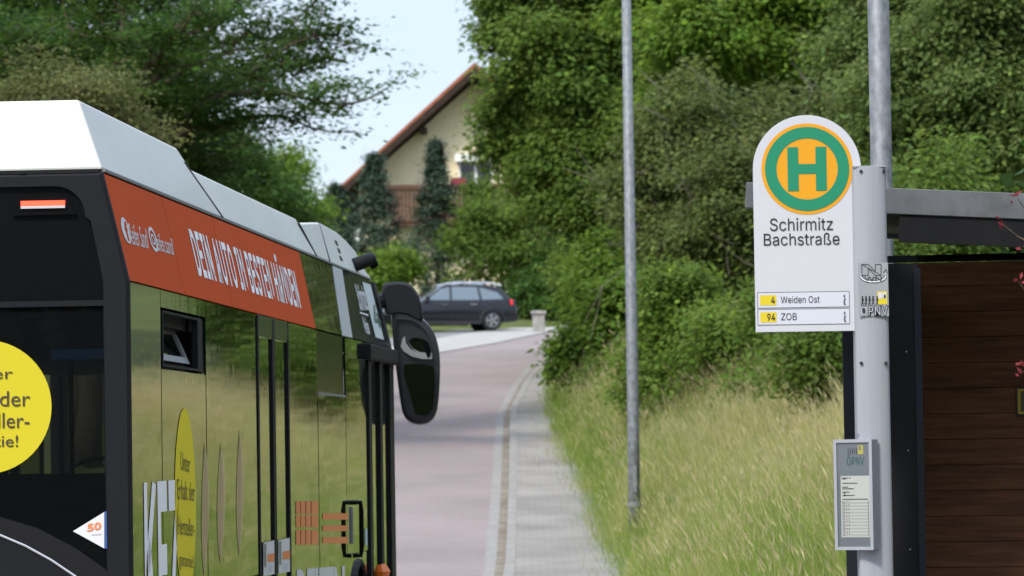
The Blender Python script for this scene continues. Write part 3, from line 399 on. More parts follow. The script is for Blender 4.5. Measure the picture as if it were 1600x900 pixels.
def tree(name, label, cat, base, blobs, pal, group=None, leaf=.1, per=34, sig=.22, per_m2=7, trunk_r=.16, shell=.5, lump=.3, twigs=0, m=None, crown='crown', limbs=10, **kw):
    bx, by = base; gz = Gz(bx, by)
    o = empty(name, (bx, by, gz), label, cat, group)
    P, Nn, T_ = crown_points(blobs, per_m2, shell, lump)
    k = P[:, 2] > G(P[:, 0], P[:, 1]) + .1; P, Nn, T_ = P[k], Nn[k], T_[k]
    off = Vector((bx, by, gz))
    cr_ = foliage(crown, P, Nn, None, pal, leaf, per, sig, m, tone=T_, **kw)
    cr_.parent = o; cr_.matrix_parent_inverse = Matrix.Translation(-off)
    mb = MB(); top = max(b_[2] + b_[5] * .3 for b_ in blobs)
    spine = limb(mb, (0, 0, -.2), (random.gauss(0, .1), random.gauss(0, .1), max(.5, top - gz)), trunk_r, trunk_r * .35, 0, 7, .03)
    for k in range(limbs):
        tgt = Vector(P[rng.integers(len(P))]) - off; s0 = spine[random.randint(1, 5)]
        pts = limb(mb, s0, s0.lerp(tgt, .9), trunk_r * .4, trunk_r * .1, .05)
    tr = mb.build('trunk', m_bark, o, smooth=True)
    if twigs:
        mb = MB()
        for k in range(twigs):
            i = rng.integers(len(P)); p = Vector(P[i]) - off; q = Vector(Nn[i]); q.y -= .6; q.normalize()
            e = p + q * random.uniform(.7, 1.6) + Vector((0, 0, random.uniform(-.3, .25)))
            pts = limb(mb, p - q * .5, e, .014, .005, .05, 4, .1)
            for j in range(3):
                s0 = pts[random.randint(1, 4)]; limb(mb, s0, s0 + (e - p) * .4 + Vector((random.gauss(0, .25), random.gauss(0, .2), random.gauss(0, .25))), .008, .003, 0, 2)
        tag(mb.build('bare_twigs', m_twig, o), None, None, None, 'stuff')
    return o
def blob(px, py, d, rx_px, rz_px, ry=None):
    p = at(px, py, d); s = d / F
    return (p.x, p.y, p.z, rx_px * s, ry if ry else rx_px * s * .9, rz_px * s)

DEEP = ((.030, .075, .012), (.062, .125, .022)); MID = ((.064, .116, .018), (.128, .195, .034)); LIME = ((.085, .155, .018), (.15, .24, .032))
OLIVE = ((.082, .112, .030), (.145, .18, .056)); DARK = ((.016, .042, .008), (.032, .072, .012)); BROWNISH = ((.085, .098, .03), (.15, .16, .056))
grp = 'trees and shrubs along the right bank'
# --- right bank, back row (dense dark), then front row
def xz(px, d): return (at(px, 450, d).x, d)
tree('hornbeam_tree', 'tall deep green leafy tree beside the house gable, left edge of the right-hand hedge', 'tree', xz(900, 94), [blob(880, 120, 94, 118, 130), blob(795, 20, 95, 58, 90), blob(960, 250, 93, 110, 130), blob(900, 280, 93, 90, 95), blob(793, 215, 95, 46, 80), blob(950, 400, 92, 75, 100), blob(930, -60, 95, 150, 120)], MID, grp, leaf=.14, per=42, sig=.24, per_m2=9, shell=.62, limbs=18)
tree('maple_tree', 'bright yellow-green tree at the top between lamp post and bus stop sign', 'tree', xz(1130, 84), [blob(1090, 60, 82, 90, 90), blob(1190, 40, 83, 110, 110), blob(1020, -30, 85, 90, 110), blob(1290, -20, 84, 100, 120), blob(1060, 150, 83, 60, 60)], LIME, grp, leaf=.14, per=36, per_m2=8, shell=.6, twigs=8)
tree('willow_tree', 'olive grey-green bush with bare twigs right behind the slim lamp post', 'tree', xz(1130, 78), [blob(1120, 220, 77, 110, 100), blob(1040, 320, 77, 90, 110), blob(1180, 340, 75, 120, 110), blob(1280, 260, 76, 120, 140), blob(1100, 420, 76, 90, 80)], OLIVE, grp, leaf=.105, per=42, per_m2=9, twigs=46, shell=.62)
tree('ash_tree', 'tall mid-green tree above the bus shelter roof beside the galvanised mast', 'tree', xz(1480, 68), [blob(1440, 170, 66, 110, 120), blob(1560, 200, 65, 110, 110), blob(1520, 60, 66, 130, 120), blob(1640, 80, 66, 110, 160), blob(1390, 40, 68, 100, 120), blob(1560, -90, 68, 200, 120)], ((.075, .12, .028), (.145, .20, .058)), grp, leaf=.105, per=42, per_m2=10, shell=.62)
tree('dogwood_shrub', 'dark green leafy shrub overhanging the pavement left of the lamp post', 'shrub', (1.75, 86), [blob(945, 470, 84, 52, 80), blob(980, 520, 82, 60, 80), blob(905, 560, 85, 36, 55), blob(980, 590, 80, 60, 60), blob(960, 420, 86, 50, 60)], ((.056, .112, .013), (.116, .195, .025)), grp, leaf=.135, per=40, per_m2=10, trunk_r=.06, shell=.6)
tree('hazel_shrub', 'broad leafy shrub at the top of the long grass under the sign', 'shrub', xz(1120, 66), [blob(1070, 500, 67, 75, 75), blob(1150, 560, 65, 80, 75), blob(1240, 520, 63, 80, 90), blob(1020, 590, 67, 55, 60), blob(1080, 610, 66, 60, 50), blob(1200, 620, 62, 70, 50)], ((.07, .126, .017), (.136, .21, .034)), grp, leaf=.10, per=44, per_m2=11, trunk_r=.06, shell=.6)
tree('elder_shrub', 'shrub behind the black shelter post and the sign foot', 'shrub', xz(1300, 54), [blob(1300, 560, 54, 80, 80), blob(1380, 470, 56, 120, 120), blob(1300, 420, 58, 90, 100), blob(1440, 340, 58, 130, 110)], MID, grp, leaf=.09, per=40, per_m2=11, trunk_r=.06, shell=.6)
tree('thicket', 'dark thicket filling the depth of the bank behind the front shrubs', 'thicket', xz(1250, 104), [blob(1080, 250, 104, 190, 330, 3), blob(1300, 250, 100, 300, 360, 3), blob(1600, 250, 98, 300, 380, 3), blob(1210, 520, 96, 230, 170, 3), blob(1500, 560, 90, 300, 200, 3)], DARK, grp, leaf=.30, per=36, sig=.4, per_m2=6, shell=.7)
# bushes behind the car and at the foot of the house
gh = 'garden bushes in front of the house'
tree('lilac_bush', 'fresh green bush behind the parked car at the hedge edge', 'bush', xz(790, 150), [blob(775, 395, 148, 70, 85), blob(845, 390, 147, 50, 90), blob(765, 330, 152, 36, 50)], MID, gh, leaf=.16, per=30, sig=.3, per_m2=5, trunk_r=.07)
tree('boxwood_bush', 'round light green bush under the balcony left of the conifer', 'bush', xz(610, 150), [blob(612, 425, 148, 38, 42), blob(585, 440, 147, 30, 30)], LIME, gh, leaf=.15, per=30, sig=.25, per_m2=6, trunk_r=.06)
tree('laurel_bush', 'dark bush directly behind the car boot beside the stone pillar', 'bush', xz(835, 147), [blob(850, 445, 146, 45, 55), blob(890, 470, 144, 40, 50), blob(835, 470, 143, 32, 30)], DEEP, gh, leaf=.15, per=30, sig=.25, per_m2=6, trunk_r=.06)
# columnar conifers
def conifer(label, px, py_top, py_bot, d, half_px, name='columnar_conifer'):
    top = at(px, py_top, d); bx, by = top.x, top.y; gz = Gz(bx, by); H = top.z - gz; rad = half_px * 1.3 * d / F
    o = empty(name, (bx, by, gz), label, 'conifer', 'columnar conifers in front of the house')
    n = 520; u = rng.random(n) ** .9; a = rng.random(n) * 2 * math.pi
    ph_ = rng.random(4) * 6
    prof = np.interp(u, [0, .12, .45, .7, .88, 1], [.75, 1, .95, .62, .27, .03]) * (.5 + .55 * rng.random(n) ** .5) * (1 + .22 * np.sin(a * 2 + u * 9 + ph_[0]) + .18 * np.sin(a * 3 - u * 17 + ph_[1]))
    P = np.stack([np.cos(a) * rad * prof, np.sin(a) * rad * prof, u * H], 1); Nn = np.stack([np.cos(a) * .7, np.sin(a) * .7, np.full(n, .9)], 1)
    P += np.array([bx, by, gz])
    c_ = foliage('crown', P, Nn, None, ((.030, .055, .034), (.062, .10, .062)), .15, 40, .15, m_conifer, aspect=.35, droop=-1.2)
    c_.parent = o; c_.matrix_parent_inverse = Matrix.Translation(-Vector((bx, by, gz)))
    mb = MB(); mb.tube([(0, 0, -.2), (0, 0, H * .5), (0, 0, H * .95)], [.12, .08, .02], 7); mb.build('trunk', m_bark, o)
conifer('dark columnar conifer in front of the balcony, slimmest and nearest the car', 681, 222, 470, 152, 27)
conifer('broad blue-green columnar conifer before the left end of the balcony', 584, 242, 470, 154, 32)
conifer('short dark conifer under the left eave of the house roof', 524, 290, 470, 158, 27)

# --- left: big feathery tree with limbs over the road, other crowns behind the bus roof
def feathery_tree():
    d = 74; bx, by = xz(130, d); gz = Gz(bx, by); off = Vector((bx, by, gz))
    o = empty('locust_tree', (bx, by, gz), 'big dark feathery tree reaching long limbs over the road at upper left', 'tree', 'trees behind the bus')
    mb = MB(); P, Nn = [], []
    fork = at(150, 330, d) - off
    limb(mb, (0, 0, -.3), fork, .34, .24, 0, 6, .02)
    tg = [((525, 55), 74), ((535, 165), 71), ((452, 185), 72), ((430, 100), 76), ((480, 15), 76), ((330, 150), 73), ((380, -60), 74), ((500, -60), 77), ((300, 20), 70), ((200, -40), 74), ((90, -20), 76), ((40, 60), 72), ((20, 170), 74), ((240, 130), 78), ((-60, 20), 74), ((340, 70), 79), ((445, 110), 75), ((150, 90), 78), ((90, 120), 80), ((260, 230), 76), ((310, 280), 74), ((-20, 250), 76)]
    for (px, py), dd in tg:
        e = at(px, py, dd) - off
        far = px > 300
        pts = limb(mb, fork + Vector((random.gauss(0, .15), random.gauss(0, .15), random.uniform(-.2, .7))), e, .12, .018, .10 if far else .04, 9, .05)
        for j in range(4 if far else 2, 10):
            nsub = (2 if j < 8 else 3) if far else 4
            for k in range(nsub):
                s0 = pts[j]; q = Vector((random.gauss(0, .6), random.gauss(0, .7), random.gauss(-.02, .33)))
                q += (e - fork).normalized() * .5; q *= random.uniform(.5, 1.1)
                sp = limb(mb, s0, s0 + q, .022, .006, -.05, 3)
                for u in (.35, .6, .8, 1.0):
                    P.append(s0 + q * u + Vector((0, 0, -.06))); Nn.append((q.x * .3, q.y * .3, 1))
    P = np.array([tuple(p + off) for p in P]); Nn = np.array(Nn)
    # inner mass on the left
    P2, N2, _t = crown_points([blob(60, 60, 80, 170, 170), blob(180, 250, 80, 190, 120), blob(-60, 200, 80, 160, 180), blob(250, 60, 82, 90, 90)], 5.5, .5, .35)
    P = np.concatenate([P, P2]); Nn = np.concatenate([Nn, N2])
    c_ = foliage('crown', P, Nn, None, ((.02, .055, .009), (.055, .11, .018)), .12, 40, .27, droop=.35, aspect=.5, flat=.3)
    c_.parent = o; c_.matrix_parent_inverse = Matrix.Translation(-off)
    mb.build('trunk', m_bark, o, smooth=True)
feathery_tree()
gl = 'trees behind the bus'
tree('hawthorn_tree', 'brownish olive crown in front of the feathery tree, above the white bus roof', 'tree', xz(110, 62), [blob(110, 170, 62, 100, 90), blob(40, 210, 62, 80, 70), blob(180, 230, 62, 70, 70)], BROWNISH, gl, leaf=.07, per=40, sig=.2, per_m2=12, trunk_r=.14)
tree('beech_tree', 'dark rounded crown behind the middle of the bus roof', 'tree', xz(340, 98), [blob(330, 250, 98, 90, 90), blob(390, 300, 96, 75, 75), blob(260, 300, 98, 90, 90), blob(420, 360, 98, 80, 80)], DEEP, gl, leaf=.12, per=30, sig=.25, per_m2=7)
tree('birch_tree', 'yellow-green airy tree left of the house roof', 'tree', xz(455, 135), [blob(455, 275, 135, 30, 48), blob(430, 330, 135, 45, 50), blob(478, 345, 133, 35, 50)], LIME, gl, leaf=.15, per=24, sig=.3, per_m2=6)

def added_woodland():  # unseen foliage, added to block sky and darken what the bus reflects
    bl = [(9.5, 26, 2.5, 3.5, 4, 4.5), (9.0, 34, 3, 3.4, 4, 4.5), (9.6, 41, 3.2, 3.0, 4, 4.2), (10.4, 48, 3.4, 2.2, 3.5, 3.6), (13, 20, 4, 5, 7, 6.5), (10, 16, 2, 3.4, 4.5, 4), (12, 6, 3, 5, 6, 6), (13, -8, 3, 5, 6, 6),
          (3, -34, 2.5, 5, 3.5, 5.5), (-6, -36, 3, 5, 3.5, 6), (11, -30, 3, 5, 3.5, 6), (-15, -34, 3, 5, 3.5, 6), (-24, -30, 3, 6, 4, 6)]
    P, Nn, _t = crown_points(bl, 2.4, .7, .3)
    o = foliage('added_woodland', P, Nn, None, DARK, .24, 26, .34); tag(o, 'unseen dark foliage added to the right and behind the camera to darken the bus', 'added_woodland', None, 'stuff')
added_woodland()
# ------------------------------------------------------------------ long grass on the bank
def blades(name, n, yr, depth, hmean, wid, label, x0=0.0, dryb=0.0):
    Y = yr[0] + (yr[1] - yr[0]) * rng.random(n) ** .9
    e = -.12 + depth * rng.random(n) ** .85 + x0
    X = grass_edge(Y) + e + .12 * rng.normal(size=n)
    Z = G(X, Y)
    clump = np.array([.75 * noise.noise(Vector((x * .9, y * .35, 0))) + .6 * noise.noise(Vector((x * 2.3, y * .9, 5))) for x, y in zip(X, Y)])
    H = hmean * (.55 + .6 * rng.random(n)) * (1 + .55 * clump) * np.clip(.42 + (e + .1) * .55, .35, 1.0)
    az = rng.random(n) * 2 * math.pi; lean = .12 + .4 * rng.random(n) ** 1.5
    dx, dy = np.cos(az) * lean - .12, np.sin(az) * lean
    B = np.stack([X, Y, Z - .03], 1); T = B + np.stack([dx * H, dy * H, H], 1); Mid = B + np.stack([dx * H * .32, dy * H * .32, H * .58], 1)
    wa = rng.random(n) * math.pi; Wv = np.stack([np.cos(wa), np.sin(wa) * .5, np.zeros(n)], 1) * (wid * (.6 + .8 * rng.random(n)))[:, None]
    V = np.stack([B - Wv, B + Wv, Mid + Wv * .8, Mid - Wv * .8, T], 1).reshape(-1, 3)
    b5 = np.arange(n) * 5
    idx = np.stack([b5, b5 + 1, b5 + 2, b5 + 3, b5 + 3, b5 + 2, b5 + 4], 1).ravel(); sizes = np.tile([4, 3], n)
    dry = np.clip(.10 + dryb + .19 * np.clip(e, 0, 3) - .19 + .95 * clump + .26 * rng.normal(size=n), 0, 1)[:, None]
    green = np.array([.145, .225, .036]) * (1 + .25 * rng.normal(size=(n, 1))); tan = np.array([.50, .42, .19]) * (1 + .2 * rng.normal(size=(n, 1)))
    c_ = np.clip(green * (1 - dry * .75) + tan * dry * .75, .01, .6)
    ctop = np.clip(green * (1 - dry) + tan * dry, .01, .6) * 1.05
    col = np.stack([c_, c_, c_, c_, ctop], 1).reshape(-1, 3)
    # seed heads
    k = np.where((rng.random(n) < .16 + .25 * dry[:, 0]) & (H > hmean * .55))[0]; m_ = len(k)
    hd = (T - Mid)[k]; hd /= np.linalg.norm(hd, axis=1, keepdims=True); hl = (.07 + .10 * rng.random(m_))[:, None]
    N_ = unit(m_); W2 = np.cross(hd, N_); W2 /= np.linalg.norm(W2, axis=1, keepdims=True); hw = wid * (.7 + .9 * rng.random(m_))[:, None]
    Vh = np.stack([T[k], T[k] + hd * hl * .4 + W2 * hw, T[k] + hd * hl, T[k] + hd * hl * .4 - W2 * hw], 1).reshape(-1, 3)
    ch = np.clip(np.array([.42, .36, .19]) * (1 + .2 * rng.normal(size=(m_, 1))), .02, .7)
    idx2 = np.arange(4 * m_) + len(V)
    me = fast_mesh(name, np.concatenate([V, Vh]), np.concatenate([sizes, np.full(m_, 4)]), np.concatenate([idx, idx2]), np.concatenate([col, np.repeat(ch, 4, 0)]))
    o = link(name, me, None, m_leaf); return tag(o, label, 'grass', None, 'stuff')
blades('long_grass', 230000, (27, 78), 4.6, .80, .0036, 'tall pale green and straw coloured grass covering the bank beside the pavement')
blades('tall_stalks', 3600, (30, 74), 4.4, 1.12, .0042, 'sparse tall straw stalks with seed heads standing above the bank grass', .25, .6)
blades('path_edge_grass', 7000, (30, 88), .55, .5, .004, 'ragged low grass tufts spilling over the edge of the pavement', -.38, .15)
blades('verge_grass', 60000, (76, 112), 3.2, .8, .008, 'long olive grass along the far pavement below the overhanging shrubs')

# ------------------------------------------------------------------ house
m_cream = mat('cream_render', (.78, .67, .45), .9, .2, var=.06, scale=1.5); m_tile = mat('red_roof_tile', (.30, .10, .05), .8, .3, var=.25, scale=3)
m_dwood = mat('dark_stained_wood', (.035, .022, .016), .8, .2, var=.3, scale=3); m_bwood = mat('brown_balcony_wood', (.095, .048, .03), .75, .3, var=.25, scale=2, stretch=(1, 1, 8))
m_white = mat('white_paint', (.75, .75, .74), .5, .4); m_pane = mat('dark_window_glass', (.02, .024, .028), .06, .6)
def house():
    d = 175.0; s = d / F
    P0 = at(490, 332, d); A = at(742, 106, d)                       # left eave tip, ridge end
    base = Vector((A.x, d, Gz(A.x, d) - .3)); ez = P0.z - base.z; rz = A.z - base.z; hw = A.x - P0.x
    o = empty('gabled_house', base, 'cream house with red tiled gable roof and brown wooden balcony', 'house')
    o.rotation_euler = (0, 0, R(-4))
    sl = (rz - ez) / hw; ov = 1.75; D = 14.0; wl = hw - ov
    wz = ez + sl * ov - .25
    mb = MB(); mb.prism([(-wl, 1.6, 0), (wl, 1.6, 0), (wl, 1.6, wz), (0, 1.6, rz - .3), (-wl, 1.6, wz)], (0, D - 3, 0)); mb.build('wall', m_cream, o)
    for sx in (-1, 1):
        rf = MB().prism([(0, 0, rz), (sx * hw, 0, ez), (sx * (hw - .05), 0, ez + .22), (0, 0, rz + .24)], (0, D, 0)).build('roof', m_tile, o)
        MB().prism([(0, .12, rz - .02), (sx * (hw - .1), .12, ez + .05), (sx * (hw - .1), .12, ez - .13), (0, .12, rz - .2)], (0, D - .3, 0)).build('soffit', m_dwood, rf)
        MB().prism([(0, -.03, rz + .05), (sx * hw, -.03, ez + .05), (sx * (hw + .02), -.03, ez - .30), (0, -.03, rz - .30)], (0, .12, 0)).build('barge_board', m_dwood, rf)
    for x in (-wl + .3, -wl * .45, 0):                               # purlin ends under the verge
        zz = rz - .35 - abs(x) * sl
        Bx((x - .13, .3, zz - .28), (x + .13, 1.6, zz - .02)).build('purlin', m_dwood, o)
    def lx(px): return at(px, 300, d).x - base.x
    def lz(py, px=650): return at(px, py, d).z - base.z
    # balcony
    bal = MB()
    x0, x1 = lx(606), lx(860)
    bal.box((x0, .2, lz(352)), (x1, 1.62, lz(344))); b_ = bal.build('balcony', m_bwood, o)
    bd = MB(); k = x0
    while k < x1: bd.box((k, .14, lz(344) - .05), (k + .15, .19, lz(294))); k += .165
    bd.build('balustrade', m_bwood, b_)
    Bx((x0 - .05, .08, lz(295)), (x1, .26, lz(288))).build('handrail', m_bwood, b_)
    fl = MB()
    for i in range(240):
        x = random.uniform(lx(706), lx(726)); z = lz(288) + random.uniform(-.12, .2); q = random.uniform(.03, .07)
        fl.box((x - q, .0 - q, z - q), (x + q, .0 + q, z + q), Euler((random.random(), random.random(), random.random())).to_matrix().to_4x4() if False else None)
    fl.build('flowers', mat('pink_flowers', (.22, .02, .04), .8), b_)
    Bx((lx(700), -.1, lz(296)), (lx(762), .08, lz(289))).build('flower_box', m_dwood, b_)
    # door/window behind the balcony, window below
    for (a, b2, c_, e) in ((712, 765, 246, 292), (618, 648, 372, 412)):
        fr = Bx((lx(a), 1.55, lz(e)), (lx(b2), 1.597, lz(c_))).build('window', m_white, o)
        for h in (0, 1):
            xa = lx(a) + .09 + h * (lx(b2) - lx(a)) / 2; Bx((xa, 1.53, lz(e) + .1), (xa + (lx(b2) - lx(a)) / 2 - .14, 1.548, lz(c_) - .1)).build('pane', m_pane, fr)
    Bx((lx(708), 1.1, lz(250)), (lx(766), 1.6, lz(238))).build('shutter_box', m_white, o)
    ch = Bx((1.2, 6, rz - 1), (1.9, 6.7, rz + 1.0)).build('chimney', m_tile, o)
house()
def far_house():
    d = 230; p = at(545, 380, d); gz = Gz(p.x, d)
    o = empty('white_house', (p.x, d, gz), 'small white house glimpsed under the left eave of the cream house', 'house')
    s = d / F; z1 = at(545, 345, d).z - gz
    Bx((-1.6, 0, 0), (1.6, 6, z1)).build('wall', m_white, o)
    MB().prism([(-2, -.3, z1), (2, -.3, z1), (0, -.3, z1 + 1.0)], (0, 6.6, 0)).build('roof', mat('grey_tiles', (.12, .11, .11), .8), o)
far_house()

# ------------------------------------------------------------------ parked car
m_carp = mat('dark_blue_grey_car_paint', (.008, .009, .013), .25, .3, .0, coat=.35); m_rub = mat('tyre_rubber', (.02, .02, .02), .85, .2)
m_alloy = mat('alloy', (.55, .56, .58), .3, .5, 1.0); m_trim = mat('black_trim', (.02, .02, .022), .55, .4); m_cglass = mat('car_glass', (.20, .23, .24), .06, .5, .8)
m_chrome = mat('bright_chrome', (.8, .8, .8), .15, .5, 1.0)
def car():
    d = 134.0; s = d / F
    rear = at(805, 505, d); gz = Gz(rear.x - 2, d) if d > 136 else float(Zr(d)) + .012
    o = empty('parked_car', (rear.x - 2.3, d, gz), 'dark metallic estate-style car with silver roof rail parked sideways on the driveway', 'car')
    o.rotation_euler = (0, 0, math.pi + R(14))                        # local +x is the car's front, heads to the left of the picture
    Lh, W = 2.25, .92
    def sec(x, lo, hi, w_lo, w_hi, n=1):
        return [(x, -w_lo * .93, lo), (x, -w_lo, lo + .22), (x, -w_lo, (lo + hi) * .5 + .05), (x, -w_hi, hi), (x, w_hi, hi), (x, w_lo, (lo + hi) * .5 + .05), (x, w_lo, lo + .22), (x, w_lo * .93, lo)]
    body = MB()
    st = [(-2.25, .42, .78, .74, .68), (-2.2, .30, .98, .84, .78), (-1.9, .27, 1.03, .91, .85), (-1.2, .25, 1.01, .92, .87), (0, .24, .98, .92, .87), (.9, .24, .96, .92, .86), (1.35, .25, .90, .91, .80), (1.9, .26, .80, .87, .70), (2.15, .30, .70, .76, .6), (2.25, .40, .58, .62, .5)]
    body.loft([sec(*q) for q in st]); b_ = body.build('body', m_carp, o, bevel=.03, smooth=True)
    gh_ = MB()                                                          # cabin
    prof = [(-2.08, 1.0, .80), (-1.72, 1.40, .66), (-1.3, 1.50, .63), (-.4, 1.54, .63), (.2, 1.47, .62), (1.02, .94, .78)]
    rings = []
    for x, z, w_ in prof: rings.append([(x, -w_, z), (x, w_, z)])
    top = [r_[0] for r_ in rings]; bot = [(x, -.86, min(.97, z - .03)) for x, z, w_ in prof]
    gh_.loft([[(x, -.85, min(.96, z - .04)), (x, -w_, z), (x, w_, z), (x, .85, min(.96, z - .04))] for x, z, w_ in prof])
    gh_.build('cabin', m_carp, o, bevel=.02, smooth=True)
    for sy in (-1, 1):
        def wq(x0, x1, zt0, zt1, x0t, x1t):
            zb = 1.0
            def yy(z): return sy * (.853 - (z - .96) * (.853 - .635) / (.55) + .006)
            return [(x0, yy(zb), zb), (x1, yy(zb), zb), (x1t, yy(zt1), zt1), (x0t, yy(zt0), zt0)]
        for q in ((-.98, -.05, 1.43, 1.44, -.92, -.08), (.02, .80, 1.44, 1.08, .0, .70), (-1.80, -1.06, 1.25, 1.42, -1.60, -1.0)):
            pts = wq(*q)
            if q[0] == .02: pts = [pts[0], pts[1], (.28, pts[2][1] - sy * .14, 1.36), pts[3]]
            MB().prism(pts, (0, sy * .008, 0)).build('window', m_cglass, o)
        MB().tube([(-1.75, sy * .62, 1.47), (-1.4, sy * .62, 1.56), (-.3, sy * .62, 1.585), (.15, sy * .61, 1.53)], .028, 6).build('roof_rail', m_chrome, o)
        tl = MB().prism([(-2.24, sy * .52, .86), (-2.02, sy * .88, .84), (-2.0, sy * .885, 1.0), (-2.17, sy * .6, 1.0)], (-.02, sy * .03, 0)).build('tail_light', emit('tail_light_red', (.7, .02, .02), 1.2), o)
        Bx((.72, sy * .86, 1.0), (.86, sy * 1.06, 1.14)).build('wing_mirror', m_carp, o, bevel=.03)
        for x in (-1.38, 1.32):
            wh = empty('wheel', (x, sy * .80, .33), None, None); wh.parent = o
            mb = MB(); n = 24
            prof_ = [(.0, .0), (.2, .0)]
            rings = [[(r_ * math.cos(2 * math.pi * k / n), y, r_ * math.sin(2 * math.pi * k / n)) for k in range(n)] for r_, y in ((.21, -.11), (.31, -.11), (.33, -.08), (.33, .08), (.31, .115), (.21, .115))]
            mb.loft(rings).build('tyre', m_rub, wh, smooth=False)
            rm = MB()
            for k in range(5):
                a = 2 * math.pi * k / 5; rm.box((.03, sy * .118 - .008, -.035), (.205, sy * .118 + .012, .035), Matrix.Rotation(a, 4, 'Y'))
            rm.loft([[(r_ * math.cos(2 * math.pi * k / n), sy * .119, r_ * math.sin(2 * math.pi * k / n)) for k in range(n)] for r_ in (.19, .215)], cap=False)
            rm.build('rim', m_alloy, wh)
            ar = MB(); pts = [(x + .40 * math.cos(a), sy * .925, .33 + .40 * math.sin(a)) for a in np.linspace(-.15, math.pi + .15, 14)]
            ar.tube(pts, .03, 6).build('wheel_arch', m_trim, o)
        Bx((-1.0, sy * .915, .22), (.95, sy * .94, .33)).build('sill', m_trim, o)
        for x in (-.95, 0.0, .95): Bx((x - .005, sy * .9205, .36), (x + .005, sy * .923, .95)).build('door_seam', m_trim, o)
        for x in (-.85, .12): Bx((x, sy * .915, .84), (x + .2, sy * .94, .875)).build('door_handle', m_chrome, o)
    Bx((-2.29, -.78, .32), (-2.2, .78, .5)).build('bumper', m_trim, o, bevel=.02)
    Bx((-2.30, -.26, .62), (-2.24, .26, .73)).build('number_plate', m_white, o)
car()
m_stone = mat('weathered_stone', (.27, .26, .24), .95, .2, var=.3, scale=5, bump=.01, bscale=20)
def pillar():
    d = 131; p = at(842, 505, d); z = float(Zr(d)); o = empty('stone_pillar', (p.x, d + 1, z), 'short weathered grey stone pillar at the driveway edge behind the car', 'pillar')
    Bx((-.2, -.2, -.3), (.2, .2, .62)).build('shaft', m_stone, o, bevel=.03); Bx((-.25, -.25, .622), (.25, .25, .74)).build('cap', m_stone, o, bevel=.03)
pillar()

# ------------------------------------------------------------------ lamp posts
m_galv = mat('galvanised_steel', (.175, .185, .195), .6, .4, .3, var=.38, scale=22, bump=.002, bscale=40, stretch=(1, 1, .6))
def lamp(label, px, py_ref, d, r0_, r1_, H, head=1):
    p = at(px, py_ref, d); gz = Gz(p.x, d)
    o = empty('street_lamp', (p.x, d, gz), label, 'street lamp', 'galvanised street lamps')
    pole = MB().tube([(0, 0, -.3), (0, 0, 1.6), (0, 0, H)], [r0_, r0_ * .97, r1_], 20).build('pole', m_galv, o, smooth=True)
    MB().tube([(0, 0, .55), (0, 0, .62)], [r0_ * 1.12] * 2, 20).build('collar', m_galv, pole)
    Bx((-.03, -r0_ - .008, .75), (.03, -r0_ + .01, 1.1)).build('service_door', m_galv, pole)
    hd = MB().loft([[(x - .9, y, z + H + .05) for y, z in ((-w_, 0), (-w_, .05), (-w_ * .6, h), (w_ * .6, h), (w_, .05), (w_, 0))] for x, w_, h in ((.0, .08, .08), (.25, .16, .14), (.6, .15, .13), (.9, .06, .1))]).build('lamp_head', m_trim, o)
    MB().tube([(0, 0, H - .1), (0, 0, H + .1)], [r1_ * 1.3] * 2, 12).build('spigot', m_galv, o)
lamp('slim galvanised lamp post standing in the long grass at the pavement edge', 991, 760, 55, .082, .055, 9.5)
lamp('galvanised mast rising behind the shelter roof beam next to the sign', 1376, 200, 22.5, .062, .058, 7.0)

